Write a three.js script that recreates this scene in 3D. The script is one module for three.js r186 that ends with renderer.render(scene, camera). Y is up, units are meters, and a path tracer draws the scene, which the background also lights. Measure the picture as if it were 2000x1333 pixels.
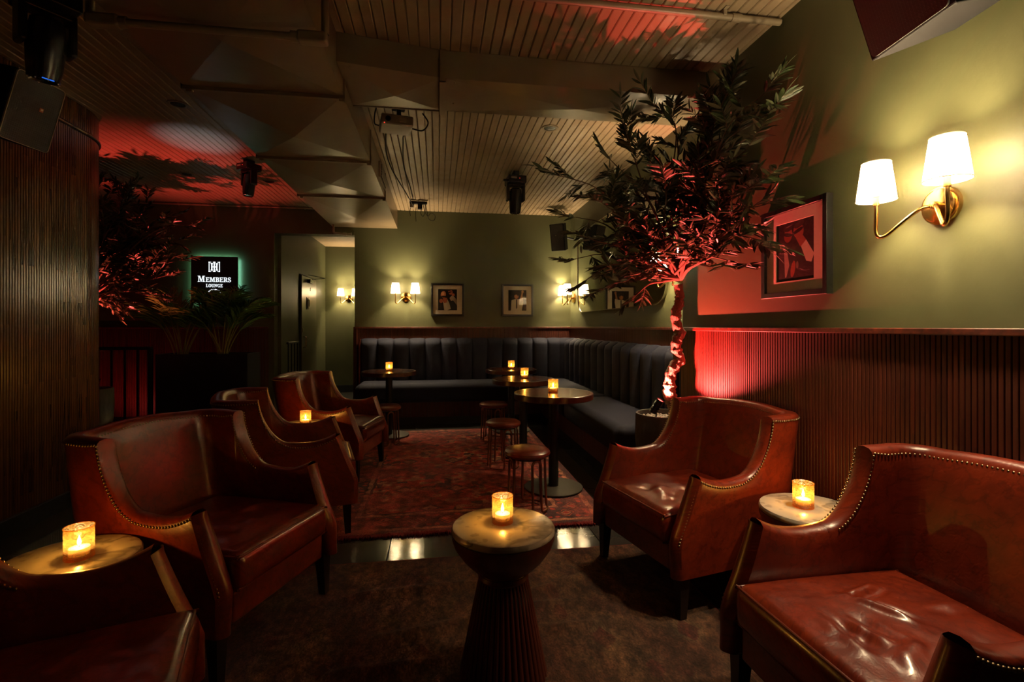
import * as THREE from 'three';
import { RoundedBoxGeometry } from 'three/addons/geometries/RoundedBoxGeometry.js';
import { mergeGeometries, mergeVertices, toCreasedNormals } from 'three/addons/utils/BufferGeometryUtils.js';
import { TextGeometry } from 'three/addons/geometries/TextGeometry.js';
import { FontLoader } from 'three/addons/loaders/FontLoader.js';
import { RectAreaLightUniformsLib } from 'three/addons/lights/RectAreaLightUniformsLib.js';

// ------------------------------------------------------------------ camera, exposure
const FOCAL = 965, YAW = 8.57 * Math.PI / 180, EYE = 1.26, HORIZON = 638;
const scene = new THREE.Scene();
scene.background = new THREE.Color(0x000000);
const camera = new THREE.PerspectiveCamera(2 * Math.atan(1333 / 2 / FOCAL) * 180 / Math.PI, 2000 / 1333, 0.05, 60);
camera.position.set(0, EYE, 0);
camera.rotation.y = -YAW;
camera.setViewOffset(2000, 1333, 0, 1333 / 2 - HORIZON, 2000, 1333);
const renderer = new THREE.WebGLRenderer({ antialias: true });
renderer.toneMapping = THREE.LinearToneMapping;
renderer.toneMappingExposure = 1.75;
renderer.shadowMap.enabled = true;
RectAreaLightUniformsLib.init();
const LAMP_POWER = 1.85, CANDLE_POWER = 0.05, RED_POWER = 19, RED_POWER_REAR = 13, RED_POWER_WALL = 0.4, COOL_POWER = 10;
const WARM = new THREE.Color().setRGB(1, 0.75, 0.44), FLAME = new THREE.Color().setRGB(1, 0.70, 0.36);
const RED = new THREE.Color().setRGB(1, 0.085, 0.07);

// ------------------------------------------------------------------ small helpers
const V = (x, y, z) => new THREE.Vector3(x, y, z);
const lerp = (a, b, t) => a + (b - a) * t;
const clamp = (x, a = 0, b = 1) => Math.min(b, Math.max(a, x));
const smooth = (a, b, x) => { const t = clamp((x - a) / (b - a)); return t * t * (3 - 2 * t); };
function rng(seed) { let a = seed >>> 0; return () => { a |= 0; a = a + 0x6D2B79F5 | 0; let t = Math.imul(a ^ a >>> 15, 1 | a); t = t + Math.imul(t ^ t >>> 7, 61 | t) ^ t; return ((t ^ t >>> 14) >>> 0) / 4294967296; }; }
const hash = (x, y, s) => { let h = Math.imul(x, 374761393) + Math.imul(y, 668265263) + Math.imul(s, 2147483647 - 61); h = Math.imul(h ^ h >>> 13, 1274126177); return ((h ^ h >>> 16) >>> 0) / 4294967296; };
// value noise that repeats every `p` cells
function vnoise(x, y, p, s) {
  const xi = Math.floor(x), yi = Math.floor(y), fx = x - xi, fy = y - yi, u = fx * fx * (3 - 2 * fx), v = fy * fy * (3 - 2 * fy);
  const m = k => ((k % p) + p) % p;
  return lerp(lerp(hash(m(xi), m(yi), s), hash(m(xi + 1), m(yi), s), u), lerp(hash(m(xi), m(yi + 1), s), hash(m(xi + 1), m(yi + 1), s), u), v);
}
function fbm(x, y, p, s, oct = 4) { let a = 0, w = 0.5, t = 0; for (let i = 0; i < oct; i++) { a += w * vnoise(x, y, p, s + i * 7); t += w; x *= 2; y *= 2; p *= 2; w *= 0.5; } return a / t; }
function tex(w, h, fn, srgb = true, rx = 1, ry = 1) {
  const d = new Uint8Array(w * h * 4);
  for (let j = 0; j < h; j++) for (let i = 0; i < w; i++) {
    const c = fn(i / w, j / h), k = (j * w + i) * 4;
    if (typeof c === 'number') d[k] = d[k + 1] = d[k + 2] = clamp(c) * 255; else { d[k] = clamp(c[0]) * 255; d[k + 1] = clamp(c[1]) * 255; d[k + 2] = clamp(c[2]) * 255; }
    d[k + 3] = 255;
  }
  const t = new THREE.DataTexture(d, w, h); t.magFilter = THREE.LinearFilter; t.minFilter = THREE.LinearMipmapLinearFilter; t.generateMipmaps = true;
  t.wrapS = t.wrapT = THREE.RepeatWrapping; if (srgb) t.colorSpace = THREE.SRGBColorSpace; t.repeat.set(rx, ry); t.needsUpdate = true; return t;
}
const lin = (r, g, b) => new THREE.Color().setRGB(r, g, b);
const std = o => new THREE.MeshStandardMaterial(o), phys = o => new THREE.MeshPhysicalMaterial(o);
const used = new Map();
function numbered(n) { const k = used.get(n) || 0; used.set(n, k + 1); return k ? n + '_' + String(k).padStart(3, '0') : n; }
function mesh(name, geo, m, parent, pos) {
  const o = new THREE.Mesh(geo, m); o.name = parent ? name : numbered(name); o.castShadow = o.receiveShadow = true;
  if (pos) o.position.set(...pos);
  (parent || scene).add(o); return o;
}
function thing(name, label, category, pos = [0, 0, 0], turn = 0, group) {
  const o = new THREE.Group(); o.name = numbered(name); o.position.set(...pos); o.rotation.y = turn; o.userData = { label, category }; if (group) o.userData.group = group; scene.add(o); return o;
}
function tag(o, label, category, group) { o.userData = { ...o.userData, label, category }; if (group) o.userData.group = group; return o; }
function struct(name, geo, m, label) { const o = mesh(name, geo, m); o.userData.kind = 'structure'; if (label) o.userData.label = label; return o; }
function copy(root, label, pos, turn, group) { const r = root.clone(); r.userData = { ...root.userData, label }; if (group) r.userData.group = group; r.name = numbered(root.name.replace(/_\d{3}$/, '')); r.position.set(...pos); r.rotation.y = turn; scene.add(r); return r; }
function merge(list) {
  const gs = list.map(g => { const n = g.index ? g.toNonIndexed() : g; for (const k of Object.keys(n.attributes)) if (!['position', 'normal', 'uv'].includes(k)) n.deleteAttribute(k); if (!n.attributes.uv) n.setAttribute('uv', new THREE.BufferAttribute(new Float32Array(n.attributes.position.count * 2), 2)); if (!n.attributes.normal) n.computeVertexNormals(); return n; });
  return mergeGeometries(gs);
}
const at = (g, x, y, z) => g.translate(x, y, z);
// box by its corners, with uv in metres
function slab(x0, x1, y0, y1, z0, z1) { const g = new THREE.BoxGeometry(x1 - x0, y1 - y0, z1 - z0); g.translate((x0 + x1) / 2, (y0 + y1) / 2, (z0 + z1) / 2); return metreUV(g); }
function rbox(w, h, d, r = 0.004, x = 0, y = 0, z = 0, seg = 2) { const g = new RoundedBoxGeometry(w, h, d, seg, Math.min(r, w / 2.01, h / 2.01, d / 2.01)); g.translate(x, y, z); return metreUV(g); }
function metreUV(g, s = 1) {
  const p = g.attributes.position, n = g.attributes.normal, uv = new Float32Array(p.count * 2);
  for (let i = 0; i < p.count; i++) {
    const ax = Math.abs(n.getX(i)), ay = Math.abs(n.getY(i)), az = Math.abs(n.getZ(i));
    if (ax >= ay && ax >= az) { uv[2 * i] = p.getZ(i) * s; uv[2 * i + 1] = p.getY(i) * s; } else if (ay >= az) { uv[2 * i] = p.getX(i) * s; uv[2 * i + 1] = p.getZ(i) * s; } else { uv[2 * i] = p.getX(i) * s; uv[2 * i + 1] = p.getY(i) * s; }
  }
  g.setAttribute('uv', new THREE.BufferAttribute(uv, 2)); return g;
}
function lathe(pts, seg = 40) { const g = new THREE.LatheGeometry(pts.map(p => new THREE.Vector2(p[0], p[1])), seg); return toCreasedNormals(g, 0.6); }
function tube(pts, r, seg = 24, rad = 8, closed = false, tension = 0.5) { return new THREE.TubeGeometry(new THREE.CatmullRomCurve3(pts.map(p => V(...p)), closed, 'catmullrom', tension), seg, r, rad, closed); }
// polyline pipe with rounded bends
function pipe(pts, r, bend = 0.03, rad = 8) {
  const path = new THREE.CurvePath(), P = pts.map(p => V(...p)); let a = P[0];
  for (let i = 1; i < P.length - 1; i++) {
    const d0 = P[i].clone().sub(P[i - 1]).normalize(), d1 = P[i + 1].clone().sub(P[i]).normalize();
    const b0 = P[i].clone().addScaledVector(d0, -bend), b1 = P[i].clone().addScaledVector(d1, bend);
    path.add(new THREE.LineCurve3(a, b0)); path.add(new THREE.QuadraticBezierCurve3(b0, P[i].clone(), b1)); a = b1;
  }
  path.add(new THREE.LineCurve3(a, P[P.length - 1]));
  const n = path.curves.length; return new THREE.TubeGeometry(path, n * 8, r, rad, false);
}
function gridMesh(nu, nv, fn, closedU = false) { // fn(i,j) -> [x,y,z]
  const pos = [], uv = [], idx = [];
  for (let i = 0; i <= nu; i++) for (let j = 0; j <= nv; j++) { pos.push(...fn(i, j)); uv.push(i / nu, j / nv); }
  for (let i = 0; i < nu; i++) for (let j = 0; j < nv; j++) { const a = i * (nv + 1) + j, b = a + nv + 1; idx.push(a, b, a + 1, b, b + 1, a + 1); }
  const g = new THREE.BufferGeometry(); g.setAttribute('position', new THREE.Float32BufferAttribute(pos, 3)); g.setAttribute('uv', new THREE.Float32BufferAttribute(uv, 2)); g.setIndex(idx); g.computeVertexNormals(); return g;
}

// ------------------------------------------------------------------ materials
const mottled = tex(512, 512, (u, v) => fbm(u * 8, v * 8, 8, 3, 6), false);
const finegrain = tex(512, 512, (u, v) => 0.5 * fbm(u * 64, v * 64, 64, 9, 3) + 0.5 * hash(Math.floor(u * 512), Math.floor(v * 512), 5), false);
const woodTex = (seed, dark, light, w = 512) => tex(w, 512, (u, v) => {
  const g = fbm(u * 48 + 2 * fbm(u * 6, v * 3, 6, seed + 50), v * 3, 48, seed, 4), k = fbm(u * 96, v * 6, 96, seed + 3, 3), t = clamp(0.25 + 0.9 * (g - 0.3) + 0.5 * (k - 0.5));
  return [0, 1, 2].map(i => lerp(dark[i], light[i], t));
});
const slatTex = woodTex(11, [0.20, 0.072, 0.042], [0.42, 0.175, 0.095]);
const pillarTex = woodTex(23, [0.26, 0.155, 0.07], [0.52, 0.34, 0.17]);
const topTex = woodTex(37, [0.20, 0.105, 0.06], [0.38, 0.225, 0.13]);
const M = {};
const clone = (t, x, y) => { const c = t.clone(); c.repeat.set(x, y); c.needsUpdate = true; return c; };
M.wall = std({ color: lin(0.067, 0.070, 0.028), roughness: 0.5, bumpMap: clone(mottled, 3, 3), bumpScale: 0.0005 });
M.ceiling = std({ color: lin(0.28, 0.205, 0.12), roughness: 0.36, roughnessMap: tex(512, 512, (u, v) => 0.45 + 0.55 * fbm(u * 10, v * 10, 10, 77, 5), false), bumpMap: clone(mottled, 2, 2), bumpScale: 0.002 });
M.ceiling.roughnessMap.repeat.set(1.1, 1.1); M.ceiling.roughness = 0.55;
M.duct = std({ color: lin(0.19, 0.14, 0.08), roughness: 0.3, bumpMap: clone(mottled, 0.7, 0.7), bumpScale: 0.003 });
M.slat = std({ map: slatTex, roughness: 0.46 });
M.pillarSlat = phys({ map: pillarTex, roughness: 0.26, clearcoat: 0.7, clearcoatRoughness: 0.2 });
M.slatBack = std({ color: lin(0.012, 0.006, 0.004), roughness: 0.8 });
M.baseboard = std({ color: lin(0.006, 0.006, 0.006), roughness: 0.5 });
M.tile = phys({ color: lin(0.05, 0.05, 0.045), roughness: 0.13, bumpMap: clone(mottled, 1.3, 1.3), bumpScale: 0.0004, roughnessMap: tex(256, 256, (u, v) => 0.5 + 0.5 * fbm(u * 16, v * 16, 16, 41, 4), false) });
M.grout = std({ color: lin(0.01, 0.01, 0.009), roughness: 0.9 });
const leatherMap = tex(1024, 1024, (u, v) => {
  const a = fbm(u * 5, v * 5, 5, 61, 5), b = fbm(u * 40, v * 40, 40, 63, 4), r = Math.abs(fbm(u * 22, v * 22, 22, 67, 4) - 0.5) * 2;
  const t = clamp(0.15 + 0.9 * (a - 0.25) + 0.35 * (b - 0.5) - 0.25 * smooth(0.12, 0.0, r));
  return [lerp(0.35, 0.65, t), lerp(0.10, 0.228, t), lerp(0.042, 0.08, t)];
});
const leatherBump = tex(1024, 1024, (u, v) => { const r = Math.abs(fbm(u * 30, v * 30, 30, 71, 4) - 0.5) * 2; return 0.55 * smooth(0, 0.25, r) + 0.45 * fbm(u * 120, v * 120, 120, 73, 2); }, false);
M.leather = phys({ map: leatherMap, roughness: 0.36, bumpMap: leatherBump, bumpScale: 0.0004, clearcoat: 0.5, clearcoatRoughness: 0.28 });
M.leatherSeat = phys({ map: clone(leatherMap, 1.4, 1.4), roughness: 0.32, bumpMap: clone(leatherBump, 1.6, 1.6), bumpScale: 0.0003, clearcoat: 0.6, clearcoatRoughness: 0.17 });
M.nail = std({ color: lin(0.30, 0.22, 0.13), metalness: 1, roughness: 0.34 });
M.legWood = std({ color: lin(0.012, 0.006, 0.004), roughness: 0.4 });
const marbleMap = tex(512, 512, (u, v) => {
  const w = fbm(u * 4, v * 4, 4, 81, 5), vein = smooth(0.06, 0, Math.abs(fbm(u * 3 + 0.8 * w, v * 3, 3, 85, 5) - 0.5)), c = 0.76 + 0.12 * (w - 0.5) - 0.20 * vein - 0.1 * smooth(0.66, 0.75, fbm(u * 16, v * 16, 16, 88, 3));
  return [c, c * 0.945, c * 0.85];
});
M.marble = phys({ map: clone(marbleMap, 1.6, 1.6), roughness: 0.24, clearcoat: 0.2, clearcoatRoughness: 0.15 });
M.tableWood = phys({ map: woodTex(91, [0.27, 0.10, 0.065], [0.48, 0.21, 0.12]), roughness: 0.36, clearcoat: 0.2, clearcoatRoughness: 0.25 });
M.tableTop = phys({ map: topTex, roughness: 0.24, clearcoat: 0.5, clearcoatRoughness: 0.14 });
M.tableEdge = phys({ map: woodTex(95, [0.18, 0.07, 0.04], [0.34, 0.15, 0.08]), roughness: 0.3, clearcoat: 0.3, clearcoatRoughness: 0.2 });
M.blackMetal = std({ color: lin(0.014, 0.013, 0.012), roughness: 0.42, metalness: 0.3 });
M.basePlate = std({ color: lin(0.075, 0.065, 0.05), roughness: 0.45, metalness: 0.4 });
M.bronze = std({ color: lin(0.42, 0.20, 0.10), roughness: 0.32, metalness: 1 });
M.brass = std({ color: lin(0.80, 0.50, 0.17), roughness: 0.24, metalness: 1 });
M.velvet = phys({ color: lin(0.0036, 0.005, 0.019), roughness: 0.85, sheen: 0.2, sheenColor: lin(0.04, 0.048, 0.13), sheenRoughness: 0.4, bumpMap: clone(finegrain, 6, 6), bumpScale: 0.0006 });
M.shade = phys({ color: lin(0.9, 0.87, 0.8), roughness: 1, transmission: 0.34, thickness: 0, side: THREE.DoubleSide });
M.bulb = std({ color: 0xffffff, emissive: WARM, emissiveIntensity: 30 });
M.black = std({ color: lin(0.008, 0.008, 0.008), roughness: 0.8 });
M.blackGloss = std({ color: lin(0.008, 0.008, 0.009), roughness: 0.25 });
M.grille = std({ color: lin(0.03, 0.027, 0.022), roughness: 0.6, bumpMap: tex(64, 64, (u, v) => (Math.hypot(u - 0.5, v - 0.5) < 0.3 ? 0 : 1), false, 90, 90), bumpScale: 0.001 });
M.grilleRim = std({ color: lin(0.32, 0.27, 0.2), roughness: 0.5 });
M.frame = std({ color: lin(0.008, 0.006, 0.005), roughness: 0.35 });
M.mat = std({ color: lin(0.62, 0.56, 0.48), roughness: 0.85 });
M.glass = phys({ color: 0xffffff, roughness: 0.0, transmission: 1, thickness: 0, ior: 1.5 });
M.mirror = std({ color: lin(0.86, 0.87, 0.85), metalness: 1, roughness: 0.015 });
M.chrome = std({ color: lin(0.6, 0.56, 0.48), metalness: 1, roughness: 0.25 });
const votiveBump = tex(256, 256, (u, v) => { const cx = (u * 6) % 1 - 0.5, row = Math.floor(v * 3), cy = (v * 3) % 1 - 0.5, sx = ((u * 6 + (row % 2) * 0.5) % 1) - 0.5, d = Math.hypot(sx, cy); return clamp(smooth(0.07, 0.02, Math.abs(d - 0.34)) + smooth(0.06, 0.02, Math.abs(d - 0.14)) + 0.3 * fbm(u * 24, v * 24, 24, 5, 2)); }, false);
M.votive = phys({ color: lin(1.0, 0.60, 0.15), roughness: 0.22, transmission: 0.92, thickness: 0, ior: 1.5, bumpMap: votiveBump, bumpScale: 0.004, side: THREE.DoubleSide });
M.wax = std({ color: lin(0.85, 0.75, 0.55), roughness: 0.5 });
M.tin = std({ color: lin(0.7, 0.68, 0.62), metalness: 1, roughness: 0.35 });
M.flame = std({ color: 0x000000, emissive: FLAME, emissiveIntensity: 60 });
M.leaf = phys({ color: lin(0.033, 0.052, 0.016), roughness: 0.38, side: THREE.DoubleSide });
M.leafPale = phys({ color: lin(0.10, 0.105, 0.055), roughness: 0.5, side: THREE.DoubleSide });
M.palm = phys({ color: lin(0.10, 0.25, 0.045), roughness: 0.45, side: THREE.DoubleSide });
M.palmStalk = std({ color: lin(0.28, 0.32, 0.07), roughness: 0.5 });
M.bark = std({ color: lin(0.22, 0.15, 0.10), roughness: 0.9, bumpMap: clone(mottled, 3, 3), bumpScale: 0.01 });
M.pot = std({ color: lin(0.075, 0.072, 0.062), roughness: 0.85, bumpMap: clone(mottled, 4, 2), bumpScale: 0.006 });
M.pebble = std({ color: lin(0.42, 0.37, 0.30), roughness: 0.7 });
M.soil = std({ color: lin(0.02, 0.014, 0.01), roughness: 1 });
M.planter = std({ color: lin(0.006, 0.006, 0.006), roughness: 0.45 });
M.pipe = std({ color: lin(0.24, 0.19, 0.12), roughness: 0.4 });
M.letter = std({ color: 0xffffff, emissive: lin(0.85, 0.95, 1), emissiveIntensity: 0.65 });
M.led = std({ color: 0xffffff, emissive: lin(0.35, 1.0, 0.85), emissiveIntensity: 1.0 });
M.ledRed = std({ color: 0x000000, emissive: lin(1, 0.05, 0.03), emissiveIntensity: 1.2 });
M.ledBlue = std({ color: 0x000000, emissive: lin(0.03, 0.2, 1), emissiveIntensity: 0.4 });
M.redLens = std({ color: 0x000000, emissive: RED, emissiveIntensity: 3 });
M.coolLens = std({ color: 0x000000, emissive: lin(0.6, 0.8, 1), emissiveIntensity: 1 });
M.projector = std({ color: lin(0.26, 0.225, 0.175), roughness: 0.45 });
M.doorPaint = std({ color: lin(0.10, 0.095, 0.052), roughness: 0.3 });
M.sprinkler = std({ color: lin(0.35, 0.3, 0.24), metalness: 0.8, roughness: 0.35 });

// ------------------------------------------------------------------ the room
const X1 = 1.76, X2 = 1.907, JOG = -3.36, ZB = -6.96, CEIL = 2.86, XL = -4.7, ZF = 2.6, PX = -2.54, RAIL = 1.254;
const DOOR0 = -2.15, DOOR1 = -1.114, DOORH = 2.50, HALLZ = -9.8, HALLH = 2.78;
{
  // floor: slate tiles over a bed
  const floor = struct('floor', slab(XL - 0.2, 2.2, -0.16, -0.012, HALLZ - 0.2, ZF + 0.2), M.grout, 'dark polished slate tile floor');
  const T = 0.605, r = rng(4);
  const shades = [0.042, 0.05, 0.058, 0.047].map(k => { const m = M.tile.clone(); m.color = lin(k, k * 0.98, k * 0.88); return m; });
  for (let i = -8; i < 4; i++) for (let j = -12; j < 10; j++) {
    const x0 = -0.271 + i * T, z0 = -3.1 + j * T; if (x0 > 2.0 || z0 > ZF || z0 + T < HALLZ) continue;
    if (z0 + T < ZB && (x0 + T < DOOR0 - 0.1 || x0 > DOOR1 + 0.1)) continue;
    if (x0 + T < PX - 0.5 && z0 > -4.4) continue;
    const g = new RoundedBoxGeometry(T - 0.004, 0.014, T - 0.004, 1, 0.0015); g.translate(x0 + T / 2, -0.007, z0 + T / 2); metreUV(g);
    mesh('tile', g, shades[Math.floor(r() * 4)], floor);
  }
  // ceiling slab with bead boards
  const ceil = struct('ceiling', slab(XL - 0.2, 2.2, CEIL + 0.012, 3.1, ZB - 0.2, ZF + 0.2), M.slatBack, 'brown painted bead board ceiling');
  const pitch = 0.0575;
  for (let k = 0; k < 116; k++) {
    const x0 = XL + k * pitch, w = pitch - 0.0025; if (x0 > X2) break;
    const s = new THREE.Shape(); s.moveTo(0, 0.013); s.lineTo(0, 0.005); s.lineTo(0.005, 0); s.lineTo(w - 0.005, 0); s.lineTo(w, 0.005); s.lineTo(w, 0.013); s.closePath();
    const g = new THREE.ExtrudeGeometry(s, { depth: ZF - ZB, bevelEnabled: false }); g.translate(x0, CEIL, ZB); metreUV(g); mesh('plank', g, M.ceiling, ceil);
  }
  // walls
  struct('wall_right', slab(X1, X1 + 0.4, 0, 3.0, JOG, ZF + 0.2), M.wall, 'olive green wall above the slatted wainscot');
  struct('wall_right', slab(X2, X2 + 0.3, 0, 3.0, ZB - 0.2, JOG), M.wall, 'olive green wall behind the mirror');
  struct('wall_back', merge([slab(DOOR1, X2 + 0.2, 0, 3.0, ZB - 0.16, ZB), slab(DOOR0, DOOR1, DOORH, 3.0, ZB - 0.16, ZB), slab(XL - 0.1, DOOR0, 0, 3.0, ZB - 0.16, ZB)]), M.wall, 'olive green back wall with a doorway');
  struct('wall_left', slab(XL - 0.2, XL, 0, 3.0, ZB, -4.4), M.wall, 'dark wall of the stair alcove');
  struct('wall_front', slab(XL, X1, 0, 3.0, ZF, ZF + 0.15), M.wall, 'green wall behind the viewer');
  // hall behind the doorway
  struct('wall_hall', merge([slab(DOOR0 - 0.1, DOOR0 + 0.045, 0, 2.95, HALLZ, ZB - 0.16), slab(DOOR1 + 0.12, DOOR1 + 0.3, 0, 2.95, HALLZ, ZB - 0.16), slab(DOOR0 - 0.1, DOOR1 + 0.3, 0, 2.95, HALLZ - 0.15, HALLZ)]), M.wall, 'green hallway walls seen through the doorway');
  struct('ceiling_hall', slab(DOOR0 - 0.1, DOOR1 + 0.3, HALLH, HALLH + 0.1, HALLZ, ZB - 0.16), M.ceiling, 'low hallway ceiling');
  struct('baseboard_hall', merge([slab(DOOR0 + 0.045, DOOR1 + 0.12, 0, 0.14, HALLZ, HALLZ + 0.015), slab(DOOR0 + 0.045, DOOR0 + 0.06, 0, 0.14, HALLZ, -8.95)]), M.baseboard, 'black hallway baseboard');
  // door casing
  struct('trim_1', merge([slab(DOOR0 - 0.06, DOOR0 + 0.01, 0, DOORH + 0.05, ZB, ZB + 0.018), slab(DOOR0, DOOR1, DOORH, DOORH + 0.045, ZB, ZB + 0.018)]), M.wall, 'green painted doorway casing');
  // pillar with the rounded corner
  const s = new THREE.Shape(); s.moveTo(PX - 0.012, -(ZF + 0.1)); s.lineTo(PX - 0.012, 4.03); s.absarc(-3.04, 4.03, 0.488, 0, Math.PI / 2, false); s.lineTo(XL - 0.1, 4.518); s.lineTo(XL - 0.1, -(ZF + 0.1)); s.closePath();
  const pg = new THREE.ExtrudeGeometry(s, { depth: 3.0, bevelEnabled: false, curveSegments: 24 }); pg.rotateX(-Math.PI / 2);
  const pillar = struct('wall_pillar', pg, M.slatBack, 'curved wall clad in vertical brown wooden slats');
  const path = [], rad = 0.5; // stations along the clad face
  for (let z = -0.6; z > -4.03; z -= 0.0205) path.push([PX, z, Math.PI / 2]);
  for (let a = 0; a < Math.PI / 2; a += 0.0205 / rad) path.push([-3.04 + rad * Math.cos(a), -4.03 - rad * Math.sin(a), Math.PI / 2 + a]);
  const mk = (y0, y1) => { const g = new RoundedBoxGeometry(0.0172, y1 - y0, 0.014, 1, 0.003); g.translate(0, (y0 + y1) / 2, -0.005); metreUV(g); const u = g.attributes.uv; return g; };
  const low = mk(0.11, 2.655), high = mk(2.685, 2.858), vary = [];
  const shift = (g, k) => { const c = g.clone(), u = c.attributes.uv; for (let i = 0; i < u.count; i++) u.setXY(i, u.getX(i) + 0.13 * k, u.getY(i) * 0.7 + 0.37 * k); return c; };
  for (let k = 0; k < 6; k++) vary.push([shift(low, k), shift(high, k)]);
  const rr = rng(8), rest = [];
  path.forEach(([x, z, a], i) => {
    const k = Math.floor(rr() * 6);
    if (z < -2.1) { const o = mesh('slat', vary[k][0], M.pillarSlat, pillar, [x, 0, z]); o.rotation.y = a; const p = mesh('slat', vary[k][1], M.pillarSlat, pillar, [x, 0, z]); p.rotation.y = a; }
    else for (const g of vary[k]) { const c = g.clone(); c.rotateY(a); c.translate(x, 0, z); rest.push(c); }
  });
  mesh('slat_run', merge(rest), M.pillarSlat, pillar).userData.kind = 'stuff';
  const railPath = path.filter((_, i) => i % 4 === 0).map(([x, z, a]) => [x + 0.004 * Math.sin(a), 2.67, z + 0.004 * Math.cos(a)]);
  mesh('band_rail', tube(railPath, 0.013, 160, 6), M.pillarSlat, pillar);
  const bp = path.filter((_, i) => i % 4 === 0);
  mesh('plinth', gridMesh(bp.length - 1, 3, (i, j) => { const [x, z, a] = bp[i], o = j === 0 ? 0.004 : j === 3 ? -0.01 : 0.014; return [x + o * Math.sin(a), [0, 0.105, 0.115, 0.115][j] * 1, z + o * Math.cos(a)]; }), M.baseboard, pillar);
}
// wainscot: slats with a cap rail and a black baseboard
{
  const slatGeo = [0, 1, 2, 3, 4, 5].map(k => { const g = new RoundedBoxGeometry(0.0165, RAIL - 0.02 - 0.1, 0.012, 1, 0.003); g.translate(0, (RAIL - 0.02 + 0.1) / 2, 0.006); metreUV(g); const u = g.attributes.uv; for (let i = 0; i < u.count; i++) u.setXY(i, u.getX(i) + 0.17 * k, u.getY(i) * 0.8 + 0.31 * k); return g; });
  const run = (name, label, a, b, facing, single) => { // a, b: [x, z] along the wall, facing: rotation of the slat's front
    const L = Math.hypot(b[0] - a[0], b[1] - a[1]), n = Math.floor(L / 0.0195), d = [(b[0] - a[0]) / L, (b[1] - a[1]) / L], nrm = [Math.sin(facing), Math.cos(facing)], r = rng(name.length * 31 + n);
    const back = new THREE.BoxGeometry(L, RAIL, 0.006); back.rotateY(facing); back.translate((a[0] + b[0]) / 2 + nrm[0] * 0.003, RAIL / 2, (a[1] + b[1]) / 2 + nrm[1] * 0.003);
    const w = struct(name, back, M.slatBack, label), list = [];
    for (let i = 0; i < n; i++) {
      const t = (i + 0.5) * L / n, x = a[0] + d[0] * t + nrm[0] * 0.006, z = a[1] + d[1] * t + nrm[1] * 0.006, k = Math.floor(r() * 6);
      if (single(x, z)) mesh('slat', slatGeo[k], M.slat, w, [x, 0, z]).rotation.y = facing;
      else { const c = slatGeo[k].clone(); c.rotateY(facing); c.translate(x, 0, z); list.push(c); }
    }
    if (list.length) mesh('slat_run', merge(list), M.slat, w).userData.kind = 'stuff';
    const cap = rbox(L, 0.024, 0.04, 0.004); cap.rotateY(facing); cap.translate((a[0] + b[0]) / 2 + nrm[0] * 0.02, RAIL - 0.012, (a[1] + b[1]) / 2 + nrm[1] * 0.02); mesh('cap_rail', cap, M.slat, w);
    const bb = rbox(L, 0.11, 0.022, 0.004); bb.rotateY(facing); bb.translate((a[0] + b[0]) / 2 + nrm[0] * 0.011, 0.055, (a[1] + b[1]) / 2 + nrm[1] * 0.011); mesh('base_strip', bb, M.baseboard, w);
    return w;
  };
  run('trim_2', 'reddish brown slatted wainscot below the green right wall', [X1, JOG], [X1, 1.6], -Math.PI / 2, (x, z) => z < -0.6);
  run('trim_3', 'slatted wainscot behind the corner bench along the mirror wall', [X2, ZB], [X2, JOG], -Math.PI / 2, () => false);
  run('trim_4', 'slatted wainscot above the bench on the back wall', [DOOR1 + 0.012, ZB], [X2, ZB], 0, () => false);
  run('trim_5', 'red lit slatted wainscot behind the planter and railing', [XL, ZB], [DOOR0 - 0.06, ZB], 0, () => false);
  struct('trim_6', merge([rbox(0.03, RAIL, 0.05, 0.004, DOOR1 + 0.0, RAIL / 2, ZB + 0.0), rbox(0.02, RAIL - 0.02, 0.034, 0.003, DOOR1 + 0.03, RAIL / 2, ZB + 0.018)]), M.slat, 'wooden end post of the wainscot at the doorway');
}

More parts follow.
